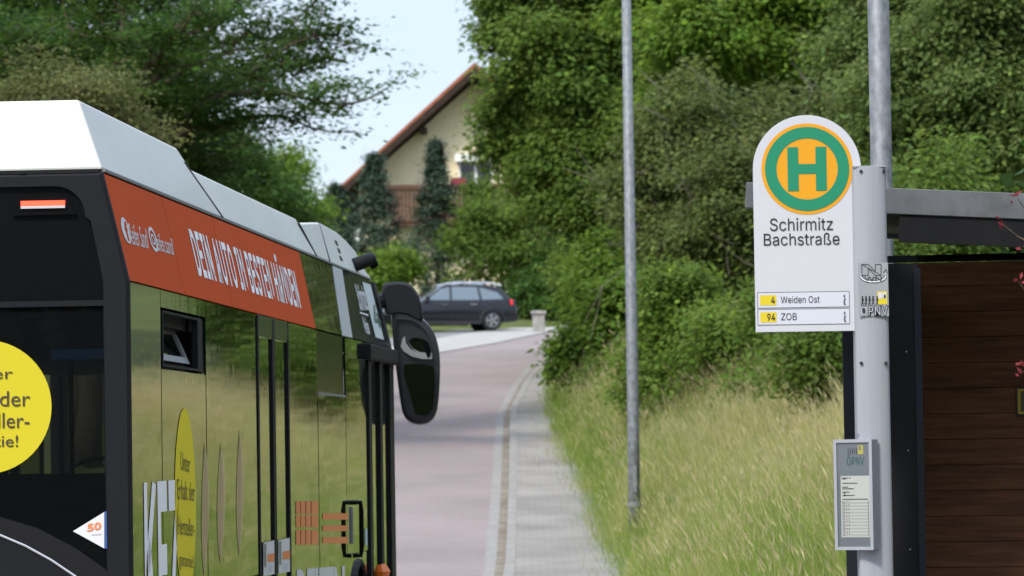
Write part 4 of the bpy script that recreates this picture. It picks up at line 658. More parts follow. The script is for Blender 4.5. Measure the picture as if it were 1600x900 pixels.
# ------------------------------------------------------------------ bus stop sign
SY = 17.0
m_signw = mat('white_sign_enamel', (.50, .50, .525), .4, .4); m_yel = mat('sign_yellow', (.66, .285, .005), .45, .4); m_grn = mat('sign_green', (.010, .205, .105), .45, .4)
m_ink = mat('black_ink', (.018, .018, .02), .5, .4); m_alu = mat('brushed_aluminium', (.31, .32, .345), .5, .4, .2, var=.05, scale=2, stretch=(12, 12, .4)); m_lab = mat('label_paper', (.52, .53, .58), .5); m_rub2 = mat('line_yellow', (.60, .47, .012), .5)
m_navy = mat('navy_black_steel', (.006, .008, .012), .5, .25, var=.3, scale=3)
def sx(px): return at(px, 500, SY).x
def stop_sign():
    gz = 0.0
    pc = at(1361.5, 500, SY)
    o = empty('bus_stop_sign', (pc.x, SY, 0), 'white bus stop sign with green H in a yellow disc on a grey aluminium post', 'bus stop sign')
    s = SY / F
    def lp(px, py, y=0.0):                                             # pixel of the sign plane to local coordinates, upright in the world
        p = at(px, py, SY + y); return Vector((p.x - pc.x, y, p.z))
    C = lp(1261, 264); r_ = 84.5 * s; zb = lp(1258, 518).z
    pts = []
    for k in range(41):
        a = math.pi * k / 40; pts.append(C + Vector((r_ * math.cos(a), 0, r_ * math.sin(a))))
    pts += [Vector((C.x - r_, 0, zb)), Vector((C.x + r_, 0, zb))]
    board = MB().prism(pts, (0, .022, 0)).build('sign_board', m_signw, o, bevel=.0012)
    def disc(name, r0_, m, y, parent, r1_=None):
        mb = MB(); n = 64; rg = [C + Vector((r0_ * math.cos(2 * math.pi * k / n), y, r0_ * math.sin(2 * math.pi * k / n))) for k in range(n)]
        if r1_:
            r2 = [C + Vector((r1_ * math.cos(2 * math.pi * k / n), y, r1_ * math.sin(2 * math.pi * k / n))) for k in range(n)]
            mb.loft([rg, r2], cap=False)
        else: mb.add(rg, [tuple(range(n))])
        return mb.build(name, m, parent, fix=False)
    # emblem: yellow disc, green ring and H
    em = disc('emblem', 71.5 * s, m_yel, -.0015, board)
    disc('green_ring', 66 * s, m_grn, -.003, em, 48 * s)
    H = MB(); u = s; hw, hh, sw, bar = 30.5, 34.5, 17, 15.5
    for sg in (-1, 1): H.box((C.x + (sg * hw - (sw if sg > 0 else 0)) * u, -.0031, C.z - hh * u), (C.x + (sg * hw + (sw if sg < 0 else 0)) * u, -.0029, C.z + hh * u))
    H.box((C.x - (hw - sw) * u, -.0031, C.z - (bar / 2) * u), (C.x + (hw - sw) * u, -.0029, C.z + (bar / 2) * u)); H.build('letter_h', m_grn, em)
    def q(x0, y0, x1, y1, dy=0):     # px box -> quad, following the sign's own level
        return [Vector((lp(x0, 500).x, dy, lp(x0, y1).z)) * 1, Vector((lp(x1, 500).x, dy, lp(x0, y1).z)), Vector((lp(x1, 500).x, dy, lp(x0, y0).z)), Vector((lp(x0, 500).x, dy, lp(x0, y0).z))]
    def txt(sx_, x0, y0, x1, y1, m=m_ink, par=board, off=-.003, **k): return lettering(sx_, q(x0, y0, x1, y1), m, par, (0, off, 0), **k)
    txt('Schirmitz', 1205.5, 341, 1304, 361); txt('Bachstraße', 1195.5, 365, 1314, 384)
    for i, (no, nm, x1, y0) in enumerate((('4', 'Weiden Ost', 1281, 457), ('94', 'ZOB', 1245, 483.5))):
        lb = quad(q(1184, y0, 1328, y0 + 25), m_ink, board, 'line_label', (0, -.0012, 0))
        quad(q(1184.8, y0 + .9, 1327.2, y0 + 24.1), m_lab, lb, 'paper', (0, -.002, 0))
        quad(q(1188, y0 + 4.5, 1213.5, y0 + 20.5), m_rub2, lb, 'route_patch', (0, -.0028, 0))
        txt(no, 1205.5 if len(no) == 1 else 1199, y0 + 7, 1211, y0 + 17.5, par=lb, off=-.0036, bold=.02)
        txt(nm, 1220.5, y0 + 6, x1, y0 + 17, par=lb, off=-.0036)
        v0 = q(1318, y0 + 3.5, 1322, y0 + 20); lettering('gültig ab', [v0[1], v0[2], v0[3], v0[0]], m_ink, lb, (0, -.0036, 0), bold=.02)
    # post: curved front profile
    zt = lp(1362, 262).z; hw = 26.5 * s; n = 14
    prof = [Vector((hw * math.cos(a) * 1.0, -.012 - .028 * math.sin(a) ** .8 if 0 < a < math.pi else -.012, 0)) for a in np.linspace(math.pi, 0, n)]
    prof = prof + [Vector((hw, .075, 0)), Vector((-hw, .075, 0))]
    post = MB().loft([[p + Vector((0, 0, z)) for p in prof] for z in (-.3, zt)]).build('post', m_alu, o)
    MB().prism([(-hw * .97, -.036, zt), (hw * .97, -.036, zt), (hw * .97, .07, zt), (-hw * .97, .07, zt)], (0, 0, .006)).build('top_cap', m_alu, post)
    for px, py in ((1345, 268), (1381, 267.5), (1345.5, 567.5), (1384, 567.5)):
        p = lp(px, py, -.03)
        MB().tube([(p.x, -.043, p.z), (p.x, -.020, p.z)], .0068, 12).build('screw', m_ink, post)
    # stickers on the post
    m_st = mat('sticker_film', (.27, .285, .30), .4); m_gry2 = mat('pale_grey_film', (.40, .41, .43), .5); m_wl = mat('white_line', (.8, .8, .82), .5)
    yf = -.0445
    st = quad(q(1341, 411.5, 1387.5, 495), m_st, o, 'sticker', (0, yf, 0))
    ln = MB()
    def seg(mb, a, b, w_=.9):
        a, b = lp(*a), lp(*b); a.y = b.y = yf - .002; d_ = (b - a).normalized(); n_ = Vector((-d_.z, 0, d_.x)) * w_ * s * .5
        mb.add([a - n_, b - n_, b + n_, a + n_], [(0, 1, 2, 3)])
    def poly(pts, m, par, name, dy=-.001):
        q_ = [lp(*p) for p in pts]
        for p in q_: p.y = yf + dy
        return MB().add(q_, [tuple(range(len(q_)))]).build(name, m, par, fix=False)
    Np = [(1345, 414), (1355, 414), (1366, 424.5), (1366, 414), (1375, 414), (1375, 431), (1366, 431), (1355, 420), (1355, 431), (1345, 431), (1345, 414)]
    for a, b in zip(Np, Np[1:]): seg(ln, a, b)
    seg(ln, (1345, 414), (1375, 431), .7)
    arc = [(1363 + 20.5 * math.cos(a), 433 + 9.5 * math.sin(a)) for a in np.linspace(math.pi * 1.12, -.35, 22)]
    for a, b in zip(arc, arc[1:]): seg(ln, a, b, .8)
    arc2 = [(1363 + 17 * math.cos(a), 432 + 7 * math.sin(a)) for a in np.linspace(math.pi * 1.1, -.3, 22)]
    for a, b in zip(arc2, arc2[1:]): seg(ln, a, b, .6)
    for a, b in (((1379, 427), (1382.5, 421.5)), ((1382.5, 421.5), (1385, 428))): seg(ln, a, b, .9)
    ln.build('operator_emblem', m_ink, st, fix=False)
    wn = MB()
    for a, b in zip(arc, arc[1:]): seg(wn, (a[0] * .97 + 1363 * .03, a[1] - 1.3), (b[0] * .97 + 1363 * .03, b[1] - 1.3), 1.4)
    wn.build('emblem_swoosh', m_wl, st, fix=False)
    txt('WN', 1350, 433, 1377, 440.5, par=st, off=yf - .0025, bold=.0)
    pp = MB()
    for x in (1345, 1350.5, 1356, 1361.5, 1368):
        x += 1; seg(pp, (x, 466), (x, 472), 2.4); seg(pp, (x, 463.2), (x, 465.6), 2.2); seg(pp, (x, 472), (x - 1.6, 477), 1.1); seg(pp, (x, 472), (x + 1.6, 477), 1.1); seg(pp, (x, 467), (x + 2.4, 470), .9)
    pp.build('queue_figures', m_ink, st, fix=False)
    poly([(1369, 476), (1384.5, 476), (1384.5, 456), (1369, 456)], m_rub2, st, 'bus_pictogram')
    poly([(1371, 467), (1377, 467), (1377, 458), (1371, 458)], m_lab, st, 'pictogram_window', -.002); poly([(1378, 467), (1383, 467), (1383, 458), (1378, 458)], m_lab, st, 'pictogram_window', -.002)
    poly([(1379, 466), (1382.5, 466), (1382, 461), (1380, 461)], m_ink, st, 'pictogram_driver', -.003)
    txt('ÖPNV', 1344, 476, 1385.5, 493.5, par=st, off=yf - .0022, bold=.055); txt('ÖPNV', 1344, 476, 1385.5, 493.5, m=m_gry2, par=st, off=yf - .003, bold=.0)
    # timetable case on the left front of the post, turned towards the road
    cc = lp(1334, 773, -.07); ang = R(-32)
    hinge = lp(1373, 773, -.045)
    Mx = Matrix.Translation(Vector((hinge.x, -.055, 0))) @ Matrix.Rotation(ang, 4, 'Z')
    wc, z0, z1 = .178, lp(1335, 859).z, lp(1335, 686.5).z; dp = .05
    cs = Bx((-wc, -dp, z0), (0, 0, z1), Mx).build('timetable_case', m_alu, o, bevel=.003)
    b_ = .0135
    fr = MB(); fr.box((-wc, -dp - .008, z0), (-wc + b_, -dp - .0005, z1), Mx); fr.box((-b_, -dp - .008, z0), (0, -dp - .0005, z1), Mx); fr.box((-wc + b_, -dp - .0075, z0), (-b_, -dp - .0005, z0 + b_), Mx); fr.box((-wc + b_, -dp - .0075, z1 - b_), (-b_, -dp - .0005, z1), Mx)
    fr.build('case_frame', m_alu, cs)
    m_board = mat('case_backing', (.13, .14, .155), .45, .5); m_paper = mat('timetable_paper', (.46, .455, .42), .6); m_line = mat('timetable_grid', (.36, .35, .33), .6)
    def cq(u0, v0, u1, v1, y): return [Mx @ Vector((-wc + u * wc, y, z0 + v * (z1 - z0))) for u, v in ((u0, v0), (u1, v0), (u1, v1), (u0, v1))]
    quad(cq(.07, .03, .93, .97, -dp - .0012), m_board, cs, 'backing')
    pa = quad(cq(.16, .115, .93, .67, -dp - .002), m_paper, cs, 'timetable')
    grd = MB()
    for i in range(11):
        v = .13 + i * .029; q_ = cq(.19, v, .90, v + .012, -dp - .0026); grd.add(q_, [(0, 1, 2, 3)])
    grd.build('timetable_rows', m_line, pa, fix=False)
    tk = MB()
    for i in range(26):
        for u in [.2, .24, .86] + ([.3, .36] if i % 3 else []):
            v = .13 + i * .0122; tk.add(cq(u, v, u + .018, v + .006, -dp - .003), [(0, 1, 2, 3)])
    for v, u1 in ((.64, .3), (.60, .6), (.565, .36), (.55, .5), (.52, .38), (.49, .52), (.455, .86)): tk.add(cq(.2, v, u1, v + .007, -dp - .003), [(0, 1, 2, 3)])
    tk.build('timetable_print', m_ink, pa, fix=False)
    lettering('Linie 4', cq(.19, .645, .42, .66, -dp - .0032), m_ink, pa, bold=.02); lettering('3', cq(.24, .485, .28, .52, -dp - .0032), m_ink, pa, bold=.03)
    lg = MB()
    for i in range(5): lg.add(cq(.36 + i * .055, .865, .38 + i * .055, .91, -dp - .002), [(0, 1, 2, 3)]); lg.add(cq(.363 + i * .055, .912, .377 + i * .055, .92, -dp - .002), [(0, 1, 2, 3)])
    lg.build('queue_figures', m_ink, cs, fix=False)
    quad(cq(.62, .865, .76, .945, -dp - .002), mat('dull_yellow', (.42, .36, .05), .5), cs, 'bus_pictogram'); quad(cq(.645, .90, .70, .937, -dp - .0026), m_board, cs, 'pictogram_window')
    lettering('ÖPNV', cq(.33, .765, .78, .86, -dp - .002), mat('dark_green_ink', (.01, .075, .055), .5), cs, bold=.015)
    MB().tube([Mx @ Vector((-wc * .5, -.02, z1)), Mx @ Vector((-wc * .5, -.02, z1 + .018)), Mx @ Vector((-wc * .5 + .008, -.02, z1 + .024)), Mx @ Vector((-wc * .5 + .01, -.02, z1 + .012))], .0016, 6).build('wire_hook', m_galv, cs)
    gl_ = glass('case_glass', (.92, .94, .94), .02); quad(cq(.07, .03, .93, .97, -dp - .0055), gl_, cs, 'glass')
stop_sign()

# ------------------------------------------------------------------ bus shelter
m_plank = mat('red_brown_planks', (.24, .105, .052), .65, .2, col2=(.10, .045, .026), scale=3, stretch=(1.2, 1.2, 14)); m_beam = mat('weathered_galvanised_beam', (.10, .105, .11), .65, .35, .3, var=.3, scale=7)
m_black = mat('matt_black_steel', (.006, .006, .0065), .6, .15, var=.3, scale=4)
def shelter():
    P = at(1166, 304, 17.5); TH = R(-7.5); ux, uy = math.cos(TH), math.sin(TH)
    o = empty('bus_shelter', (P.x, 17.5, 0), 'dark bus shelter with galvanised roof beam and red-brown plank wall at right edge', 'bus shelter')
    o.rotation_euler = (0, 0, TH)
    zt = at(1166, 284.5, 17.5).z; zb = zt - .11; K = 4.2; DV = 2.0
    T = Matrix.Translation((0, 0, zt)) @ Matrix.Rotation(R(3.7), 4, 'Y') @ Matrix.Translation((0, 0, -zt))     # the roof falls to the right
    Bx((0, 0, zb), (K, .06, zt), T).build('roof_beam', m_beam, o, bevel=.003)
    Bx((.02, .061, zb + .02), (K, DV, zt - .02), T).build('roof', m_black, o)
    Bx((0, DV + .001, zb), (K, DV + .06, zt), T).build('roof_beam', m_beam, o, bevel=.003)
    Bx((.66, .012, zb - .118), (K, .05, zb - .002), T).build('fascia', m_black, o)
    def kp(px):
        r_ = ray(px, 600); rx = r_.x / r_.y; return (rx * 17.5 - P.x) / (ux - uy * rx)
    k0 = kp(1317); k1 = kp(1340)
    for x in (k0, K - .2):
        for y in (.015, DV - .1): Bx((x, y, -.2), (x + (k1 - k0), y + .07, zb - .04 - x * .065)).build('post', m_navy, o, bevel=.004)
    z_w = at(1440, 411, 17.4).z; xp = k1 + .004
    x1 = kp(1437)
    pn = Bx((xp, .02, .05), (x1, .05, z_w)).build('corner_panel', m_black, o)
    MB().box((kp(1431), .008, .05), (x1 + .012, .019, z_w - .02)).build('edge_strip', m_navy, pn)
    for z in np.arange(.3, z_w, .42): MB().tube([(kp(1417), .012, z), (kp(1417), .021, z)], .003, 8).build('screw', m_alu, pn)
    MB().box((xp, .051, .05), (xp + .02, DV - .12, z_w)).build('side_panel', m_black, o)
    yw = 1.55; zt2 = at(1440, 412, 17.5 + yw).z
    wl = MB(); z = .08; i = 0
    while z < zt2 - .02:
        h = min(.118, zt2 - z); wl.box((xp + .021, yw + .0015 * (i % 2), z), (K - .22, yw + .03 + .0015 * (i % 2), z + h - .002)); z += .118; i += 1
    wl.build('plank_wall', m_plank, o, bevel=.0015)
    Bx((xp + .021, yw + .036, .05), (K - .2, yw + .045, zt2)).build('wall_backing', m_black, o)
    Bx((xp + .021, yw + .01, zt2 + .002), (K - .22, yw + .016, zb - .14)).build('fanlight', glass('tinted_glass', (.15, .165, .11), .4), o)
    Bx((1.5, 1.05, .42), (K - .4, 1.5, .46)).build('bench', m_plank, o)
    for x in (1.6, K - .7): Bx((x, 1.1, -.1), (x + .06, 1.45, .418)).build('bench_leg', m_navy, o)
    # the notice hangs on the plank wall at the back
    def bp(px, py):                                                     # where a pixel's ray meets the plank wall
        r_ = ray(px, py); n_ = Vector((-uy, ux, 0)); p0 = Vector((P.x, 17.5, 0)) + n_ * (yw - .004); return CAMP + r_ * ((p0 - CAMP).dot(n_) / r_.dot(n_))
    pa, pb = bp(1588, 650), bp(1588, 605); a0, a1 = pa.z, pb.z
    s_ = empty('wall_notice', pa - Vector((-uy, ux, 0)) * .018, 'yellow notice in a black frame screwed to the plank wall at right edge', 'notice', rot=(0, 0, TH))
    Bx((0, .002, 0), (.16, .018, a1 - a0)).build('notice_frame', m_ink, s_); Bx((.008, -.003, .008), (.152, .0015, a1 - a0 - .008)).build('notice_sheet', mat('notice_yellow', (.55, .36, .01), .5), s_)
    Bx((.022, -.005, .02), (.138, -.0035, a1 - a0 - .02)).build('notice_panel', mat('notice_dark', (.10, .07, .02), .5), s_)
shelter()
bpy.context.view_layer.update()

# red-leaved twigs reaching in from the right
def red_shrub():
    d = 16.2; b = at(1690, 900, d); o = empty('plum_shrub', (b.x, d, 0), 'red-leaved twigs reaching in at the right edge in front of the shelter', 'shrub')
    off = Vector((b.x, d, 0)); mb = MB(); C = []
    pr = [(1590, 310), (1566, 350), (1598, 385), (1592, 440), (1594, 576), (1640, 330), (1650, 420), (1660, 520), (1700, 260), (1720, 400), (1670, 600), (1630, 470)]
    st = limb(mb, (0, 0, -.1), at(1680, 420, d) - off, .02, .008, 0, 8, .02)
    for px, py in pr:
        e = at(px, py, d + random.uniform(-.1, .1)) - off; s0 = min(st[2:], key=lambda q: (q - e).length + max(0, q.z - e.z) * 2)
        pts = limb(mb, s0, e, .006, .002, -.05, 5, .04)
        for k in range(4 if px < 1605 else 14): C.append(tuple(e + off + Vector((random.gauss(0, .016), random.gauss(0, .03), random.gauss(0, .018)))))
    mb.build('stem', m_bark, o)
    C = np.array(C); n = len(C); N_ = unit(n); N_[:, 1] -= .8; N_ /= np.linalg.norm(N_, axis=1, keepdims=True)
    V = leaf_quads(C, N_, unit(n), .034 * (.7 + .6 * rng.random(n)), .02 * (.7 + .6 * rng.random(n)))
    col = np.array([.20, .030, .03]) * (1 + .35 * rng.normal(size=(n, 1))); col = np.clip(col, .01, .5)
    me = fast_mesh('foliage', V, np.full(n, 4), np.arange(4 * n), np.repeat(col, 4, 0)); f = link('foliage', me, o, m_leaf); f.matrix_parent_inverse = Matrix.Translation(-off)
red_shrub()

# ------------------------------------------------------------------ the bus
def film(name, wav=.0016, seed=0.0, col=(.010, .014, .007), rough=.035):
    """printed glossy window film: dark, slightly wavy"""
    m = mat(name, col, rough, .6); t = m.node_tree; b = t.nodes['Principled BSDF']; b.inputs['Coat Weight'].default_value = .85; b.inputs['Coat Roughness'].default_value = .015; b.inputs['Coat IOR'].default_value = 1.5
    c = t.nodes.new('ShaderNodeTexCoord'); mp_ = t.nodes.new('ShaderNodeMapping'); mp_.inputs['Scale'].default_value = (1, 1, .5); mp_.inputs['Location'].default_value = (seed, 0, seed * 3)
    n1 = t.nodes.new('ShaderNodeTexNoise'); n1.inputs['Scale'].default_value = 3.0; n1.inputs['Detail'].default_value = 3
    t.links.new(c.outputs['Object'], mp_.inputs[0]); t.links.new(mp_.outputs[0], n1.inputs[0])
    bp = t.nodes.new('ShaderNodeBump'); bp.inputs['Distance'].default_value = wav; bp.inputs['Strength'].default_value = 1
    t.links.new(n1.outputs['Fac'], bp.inputs['Height']); t.links.new(bp.outputs[0], b.inputs['Normal']); t.links.new(bp.outputs[0], b.inputs['Coat Normal']); return m
m_film = film('printed_window_film'); m_dgrey = mat('dark_grey_plastic', (.010, .0105, .0125), .6, .12); m_cover = mat('white_bus_paint', (.60, .605, .55), .45, .35, var=.08, scale=1.1, stretch=(.5, 1.5, 1.5), coat=.1)
m_orange = mat('orange_foil', (.52, .078, .018), .7, .03, var=.05, scale=1.2); m_foilw = mat('white_foil', (.62, .62, .62), .5, .3); m_blackg = mat('gloss_black', (.005, .0055, .006), .15, .08); m_bk = mat('bus_black', (.006, .006, .007), .6, .2)
m_foilb = mat('shade_lifted_white_foil', (.86, .86, .85), .6, .1); m_foily = mat('yellow_foil', (.52, .44, .012), .5, .3); m_gry = mat('mid_grey_metal', (.20, .21, .21), .45, .5, .3); m_inner = mat('dark_interior', (.02, .021, .022), .8, .3); m_brown = mat('brown_ink', (.05, .03, .012), .5); m_skin = mat('skin_tone_print', (.66, .50, .29), .6, .05); m_foilo = mat('pale_orange_foil', (.72, .26, .10), .6, .1)  # slogan and KFZ white is lightened in colour to offset the side's shade
m_skin.node_tree.nodes['Principled BSDF'].inputs['Alpha'].default_value = .6
m_capg = mat('smoked_cover', (.045, .05, .04), .12, .6)
def bus():
    D0 = 18.5; Wb = 2.55; LB = 12.05; yaw = math.atan((1245 - 800) / F)
    base = at(205, 700, D0)
    o = empty('city_bus', (base.x, D0, 0), 'city bus seen from behind with orange slogan band and black glass sides', 'bus')
    o.rotation_euler = (0, -.0028, math.pi / 2 - yaw)                # local x forward, y to the left, z up
    bpy.context.view_layer.update()
    Mw = o.matrix_basis.copy(); Mi = Mw.inverted(); Mr = Mi.to_3x3(); c0 = Mi @ CAMP
    def hit(px, py, p, n):
        d = Mr @ ray(px, py); n = Vector(n); t = (Vector(p) - c0).dot(n) / d.dot(n); return c0 + d * t
    def side(px, py, y=0.0): return hit(px, py, (0, y, 0), (0, 1, 0))
    def rear(px, py, x=0.0): return hit(px, py, (x, 0, 0), (1, 0, 0))
    def dep(px, py, d): return Mi @ at(px, py, d)
    zk = side(205, 440).z                                              # kink below the orange band
    zr = 2.87; ir = .13                                                # roof line and its inset
    ph = rear(160, 268); zr = ph.z; ir = max(.08, ph.y)
    UN = Vector((0, -(zr - zk), ir)).normalized()
    def upper(px, py, off=0.0): return hit(px, py, Vector((0, 0, zk)) + UN * off, UN)
    def U(s, v, off=0.0): return Vector((s, ir * v, zk + (zr - zk) * v)) + UN * off   # v 0..1 up the tilted panel
    def sx_(px): return side(px, 700).x
    def SQ(pts, off): return [side(*p) + Vector((0, off, 0)) for p in pts]
    # --- shell
    sh = MB(); zf = .34
    sh.box((.06, .05, zf - .06), (LB - .06, Wb - .05, zf)); sh.box((.05, ir + .05, zr - .08), (LB - .1, Wb - ir - .05, zr - .01))
    sh.build('body', m_bk, o)
    z0 = .62; zw_ = .93
    for y, sg in ((0, 1), (Wb, -1)):
        # skirt with wheel openings
        segs = [(.0, sx_(323)), (sx_(403), sx_(541)), (sx_(575), LB)]
        sk = MB()
        for a, b in segs: sk.box((a, y + sg * .004, .28), (b, y + sg * .05, z0 - .004))
        for xc, xa_, xb_ in ((3.3, sx_(323), sx_(403)), (9.5, sx_(541), sx_(575))):
            n = 17; rg = [(xc + .46 * math.cos(a), y + sg * .005, .40 + .46 * math.sin(a)) for a in np.linspace(math.pi, 0, n)]
            top = [(xa_ + (xb_ - xa_) * i / (n - 1), y + sg * .005, zw_ - .003) for i in range(n)]
            sk.loft([rg, top], closed=False, cap=False)
            sk.box((xa_, y + sg * .004, .28), (xc - .462, y + sg * .05, .42)); sk.box((xc + .462, y + sg * .004, .28), (xb_, y + sg * .05, .42))
            ar = MB().tube([(xc + .47 * math.cos(a), y - sg * .0, .40 + .47 * math.sin(a)) for a in np.linspace(math.pi, 0, 18)], .022, 6).build('wheel_arch', m_bk, o)
        sk.build('skirt', m_film, o)
    posts = MB()
    pl = [0.0] + [sx_(p) for p in (253, 323, 403, 452.5, 497.5, 541, 575, 610)] + [LB]
    for y in (.03, Wb - .08):
        for p in pl[1:-1]: posts.box((p - .06, y, z0), (p + .06, y + .05, zk))
        posts.box((.02, y, zk - .03), (LB - .02, y + .05, zk + .01))
    posts.build('window_posts', m_bk, o)
    # --- windows on the right side: separate panes, each with its own slight set
    def pane(xa, xb, za, zb, name='window', y=0.0, tw=None, par=o, m=None):
        tw = random.uniform(-.0013, .0013) if tw is None else tw; e = .012
        a = Vector((xa + e, y, za)); w_ = xb - xa - 2 * e
        P_ = [Vector((xa + e, y + tw * .5, za + .003)), Vector((xb - e, y - tw * .5, za + .003)), Vector((xb - e, y - tw * .5 + random.uniform(-.001, .001), zb - .003)), Vector((xa + e, y + tw * .5, zb - .003))]
        return MB().prism(P_, (0, .012, 0)).build(name, m or film('film_pane', random.uniform(.0004, .0011), random.uniform(0, 30)), par)
    b_ = [sx_(p) for p in (209, 253, 323, 403)]
    pane(.022, b_[1], z0, zk)
    # second pane has an open tilting vent
    h0, h1 = side(287, 577).z, side(287, 492).z
    pane(b_[1], b_[2], z0, h0 - .01); pane(b_[1], b_[2], h1 + .01, zk)
    vx0, vx1 = sx_(256), sx_(318)
    vent = MB()
    for q in (((vx0, h0), (vx1, h0 + .012)), ((vx0, h1 - .012), (vx1, h1)), ((vx0, h0 + .012), (vx0 + .02, h1 - .012)), ((vx1 - .16, h0 + .012), (vx1, h1 - .012))): vent.box((q[0][0], -.001, q[0][1]), (q[1][0], .03, q[1][1]))
    vf = vent.build('vent_window', m_bk, o)
    hz = (h1 - h0) - .07
    Mv = Matrix.Translation((0, .03, h0 + .035)) @ Matrix.Rotation(R(-24), 4, 'X')
    fr = MB(); xa, xb = vx0 + .06, vx1 - .22
    fr.box((xa, 0, 0), (xb, .02, .035), Mv); fr.box((xb - .06, 0, .035), (xb, .02, hz), Mv); fr.box((xa, 0, hz - .03), (xb - .06, .02, hz), Mv); fr.build('vent_frame', m_gry, vf)
    MB().box((xa, .008, .035), (xb - .06, .014, hz - .03), Mv).build('vent_pane', m_film, vf)
    pane(b_[2], b_[3], zw_, zk)
    # middle door: two leaves, rubber edges, dark caps
    def door(px0, px1, pm, name):
        xa, xb, xm = sx_(px0), sx_(px1), sx_(pm)
        dr = MB()
        for q in (xa, xm - .03, xm + .03, xb): dr.box((q - .028, -.006, .36), (q + .028, .03, zk - .02))
        dro = dr.build(name, m_bk, o)
        for a, b in ((xa + .028, xm - .058), (xm + .058, xb - .028)):
            pane(a, b, .40, zk - .03, 'door_leaf', y=.006, par=dro)
        return dro, xa, xb, xm
    dro, xa, xb, xm = door(404, 451, 428, 'middle_door')
    for a, b in ((xa + .02, xm - .02), (xm + .02, xb - .02)):
        z_ = zk + .02
        MB().prism([(a, -.005, z_ - .02), (b, -.005, z_ - .02), (b, -.005, z_ - .11), (b - .06, -.005, z_ - .145), (a + .04, -.005, z_ - .145), (a, -.005, z_ - .12)], (0, .012, 0)).build('door_cap', m_capg, dro, bevel=.004)
    b2 = [sx_(p) for p in (452.5, 497.5, 541, 575)]
    pane(b2[0], b2[1], z0, zk); 
    v0, v1 = side(520, 616).z, side(520, 555).z
    pane(b2[1], b2[2], z0, v0 - .012); pane(b2[1] + .02, b2[2] - .02, v0, zk, y=.01, m=m_blackg)
    Bx((b2[1] + .02, -.006, v0 - .012), (b2[2] - .02, .01, v0 + .004)).build('window_rail', m_gry, o)
    pane(b2[2], b2[3], zw_, zk)
    # front door: black frames, narrow leaves
    fd = MB()
    for p, w_ in ((577.5, .105), (594.5, .09), (611.5, .17)): x = sx_(p); fd.box((x - w_, -.012, .36), (x + w_ * .75, .03, zk - .03))
    fdo = fd.build('front_door', m_bk, o)
    for a, b in ((584, 590), (600, 606)): pane(sx_(a) - .06, sx_(b) + .06, .42, zk - .05, 'door_leaf', y=.008, par=fdo)
    c1 = [side(568, 529), side(613, 549)]
    MB().prism([(c1[0].x, -.05, zk - .01), (c1[1].x, -.05, zk - .01), (c1[1].x, -.05, zk - .12), (c1[0].x, -.05, zk - .12)], (0, .07, 0)).build('door_header', m_dgrey, fdo, bevel=.012)
    # left side: plain panes
    for i in range(7):
        a, b = .2 + i * 1.62, .2 + (i + 1) * 1.62; MB().box((a + .012, Wb - .012, z0), (b - .012, Wb, zk - .004)).build('window', m_film, o)
    # grab handle outside the front door
    hx = side(551, 830); 
    hdl = MB(); zt_, zb_ = side(551, 785).z, side(551, 868).z
    hdl.tube([(hx.x, -.0, zt_), (hx.x, -.055, zt_), (hx.x, -.06, zt_ - .05), (hx.x, -.06, zb_ + .05), (hx.x, -.055, zb_), (hx.x, 0, zb_)], .017, 8); hdl.build('grab_handle', m_blackg, o)
    Bx((hx.x - .12, -.012, zb_ + .08), (hx.x - .06, -.001, zt_ - .03)).build('handle_plate', m_gry, o)
    sl_ = side(584, 893); MB().tube([(sl_.x, -.05, sl_.z - .05), (sl_.x, -.06, sl_.z), (sl_.x, -.05, sl_.z + .05)], [.05, .06, .035], 10).build('side_marker_lamp', mat('amber_lens', (.75, .17, .02), .2, .6), o)
    # --- slanted upper band
    def uq(pts, off): return [upper(px, py, off) for px, py in pts]
    def band(pts, m, name, off=.0, th=.02, par=o):
        q = uq(pts, off); return MB().prism(q, -UN * th).build(name, m, par)
    e1, e2 = upper(468, 397), upper(494, 515)
    xr = upper(165, 270).x
    cuts = [.012, upper(270, 380).x, upper(345, 400).x]
    ends = [cuts[1], cuts[2], None]
    ban = []
    for i, a in enumerate(cuts):
        bt, bb = (cuts[i + 1] - .012, cuts[i + 1] - .012) if i < 2 else (e1.x, e2.x)
        if i == 0: a = .034
        ban.append(MB().prism([U(a, .012), U(bb, .012), U(bt, .985), U(a, .985)], -UN * .02).build('slogan_panel', m_orange, o))
    # gap strip: the end of the band
    sx1 = upper(520, 418).x; sx1b = upper(536, 527).x; s2t, s2b = upper(535, 426).x, upper(551, 531).x
    MB().prism([U(e2.x + .012, .012), U(sx1b, .012), U(sx1, .985), U(e1.x + .012, .985)], -UN * .02).build('upper_film', m_film, o)
    MB().prism([U(sx1b + .004, .012, .003), U(s2b, .012, .003), U(s2t, .985, .003), U(sx1 + .004, .985, .003)], -UN * .02).build('grey_stripe', m_gry if False else mat('light_grey_foil', (.42, .44, .44), .4), o)
    fx = LB - .25
    dp_ = MB().prism([U(s2b + .004, .012), U(fx + .1, .012), U(fx - .25, .985), U(s2t + .004, .985)], -UN * .02).build('destination_panel', m_blackg, o)
    wq_ = uq([(587, 527), (600, 531), (579, 445), (566, 440)], .004)
    dq = quad(wq_, mat('display_white', (.55, .60, .60), .4), dp_, 'display_sheet')
    lettering('Schirmitz', uq([(573.5, 478), (566.5, 448), (555, 446), (562, 480)], .004) if False else uq([(563, 484), (576, 484), (567, 447), (554, 444)], .004), m_foilw, dp_, bold=.02)
    lettering('Weiden', uq([(571, 521), (579, 523), (573, 496), (565, 494)], .004), m_foilw, dp_, bold=.02)
    lettering('4', uq([(588, 510), (596, 511), (588, 478), (580, 476)], .007), mat('dark_green_digit', (.02, .10, .06), .5), dp_, bold=.02)
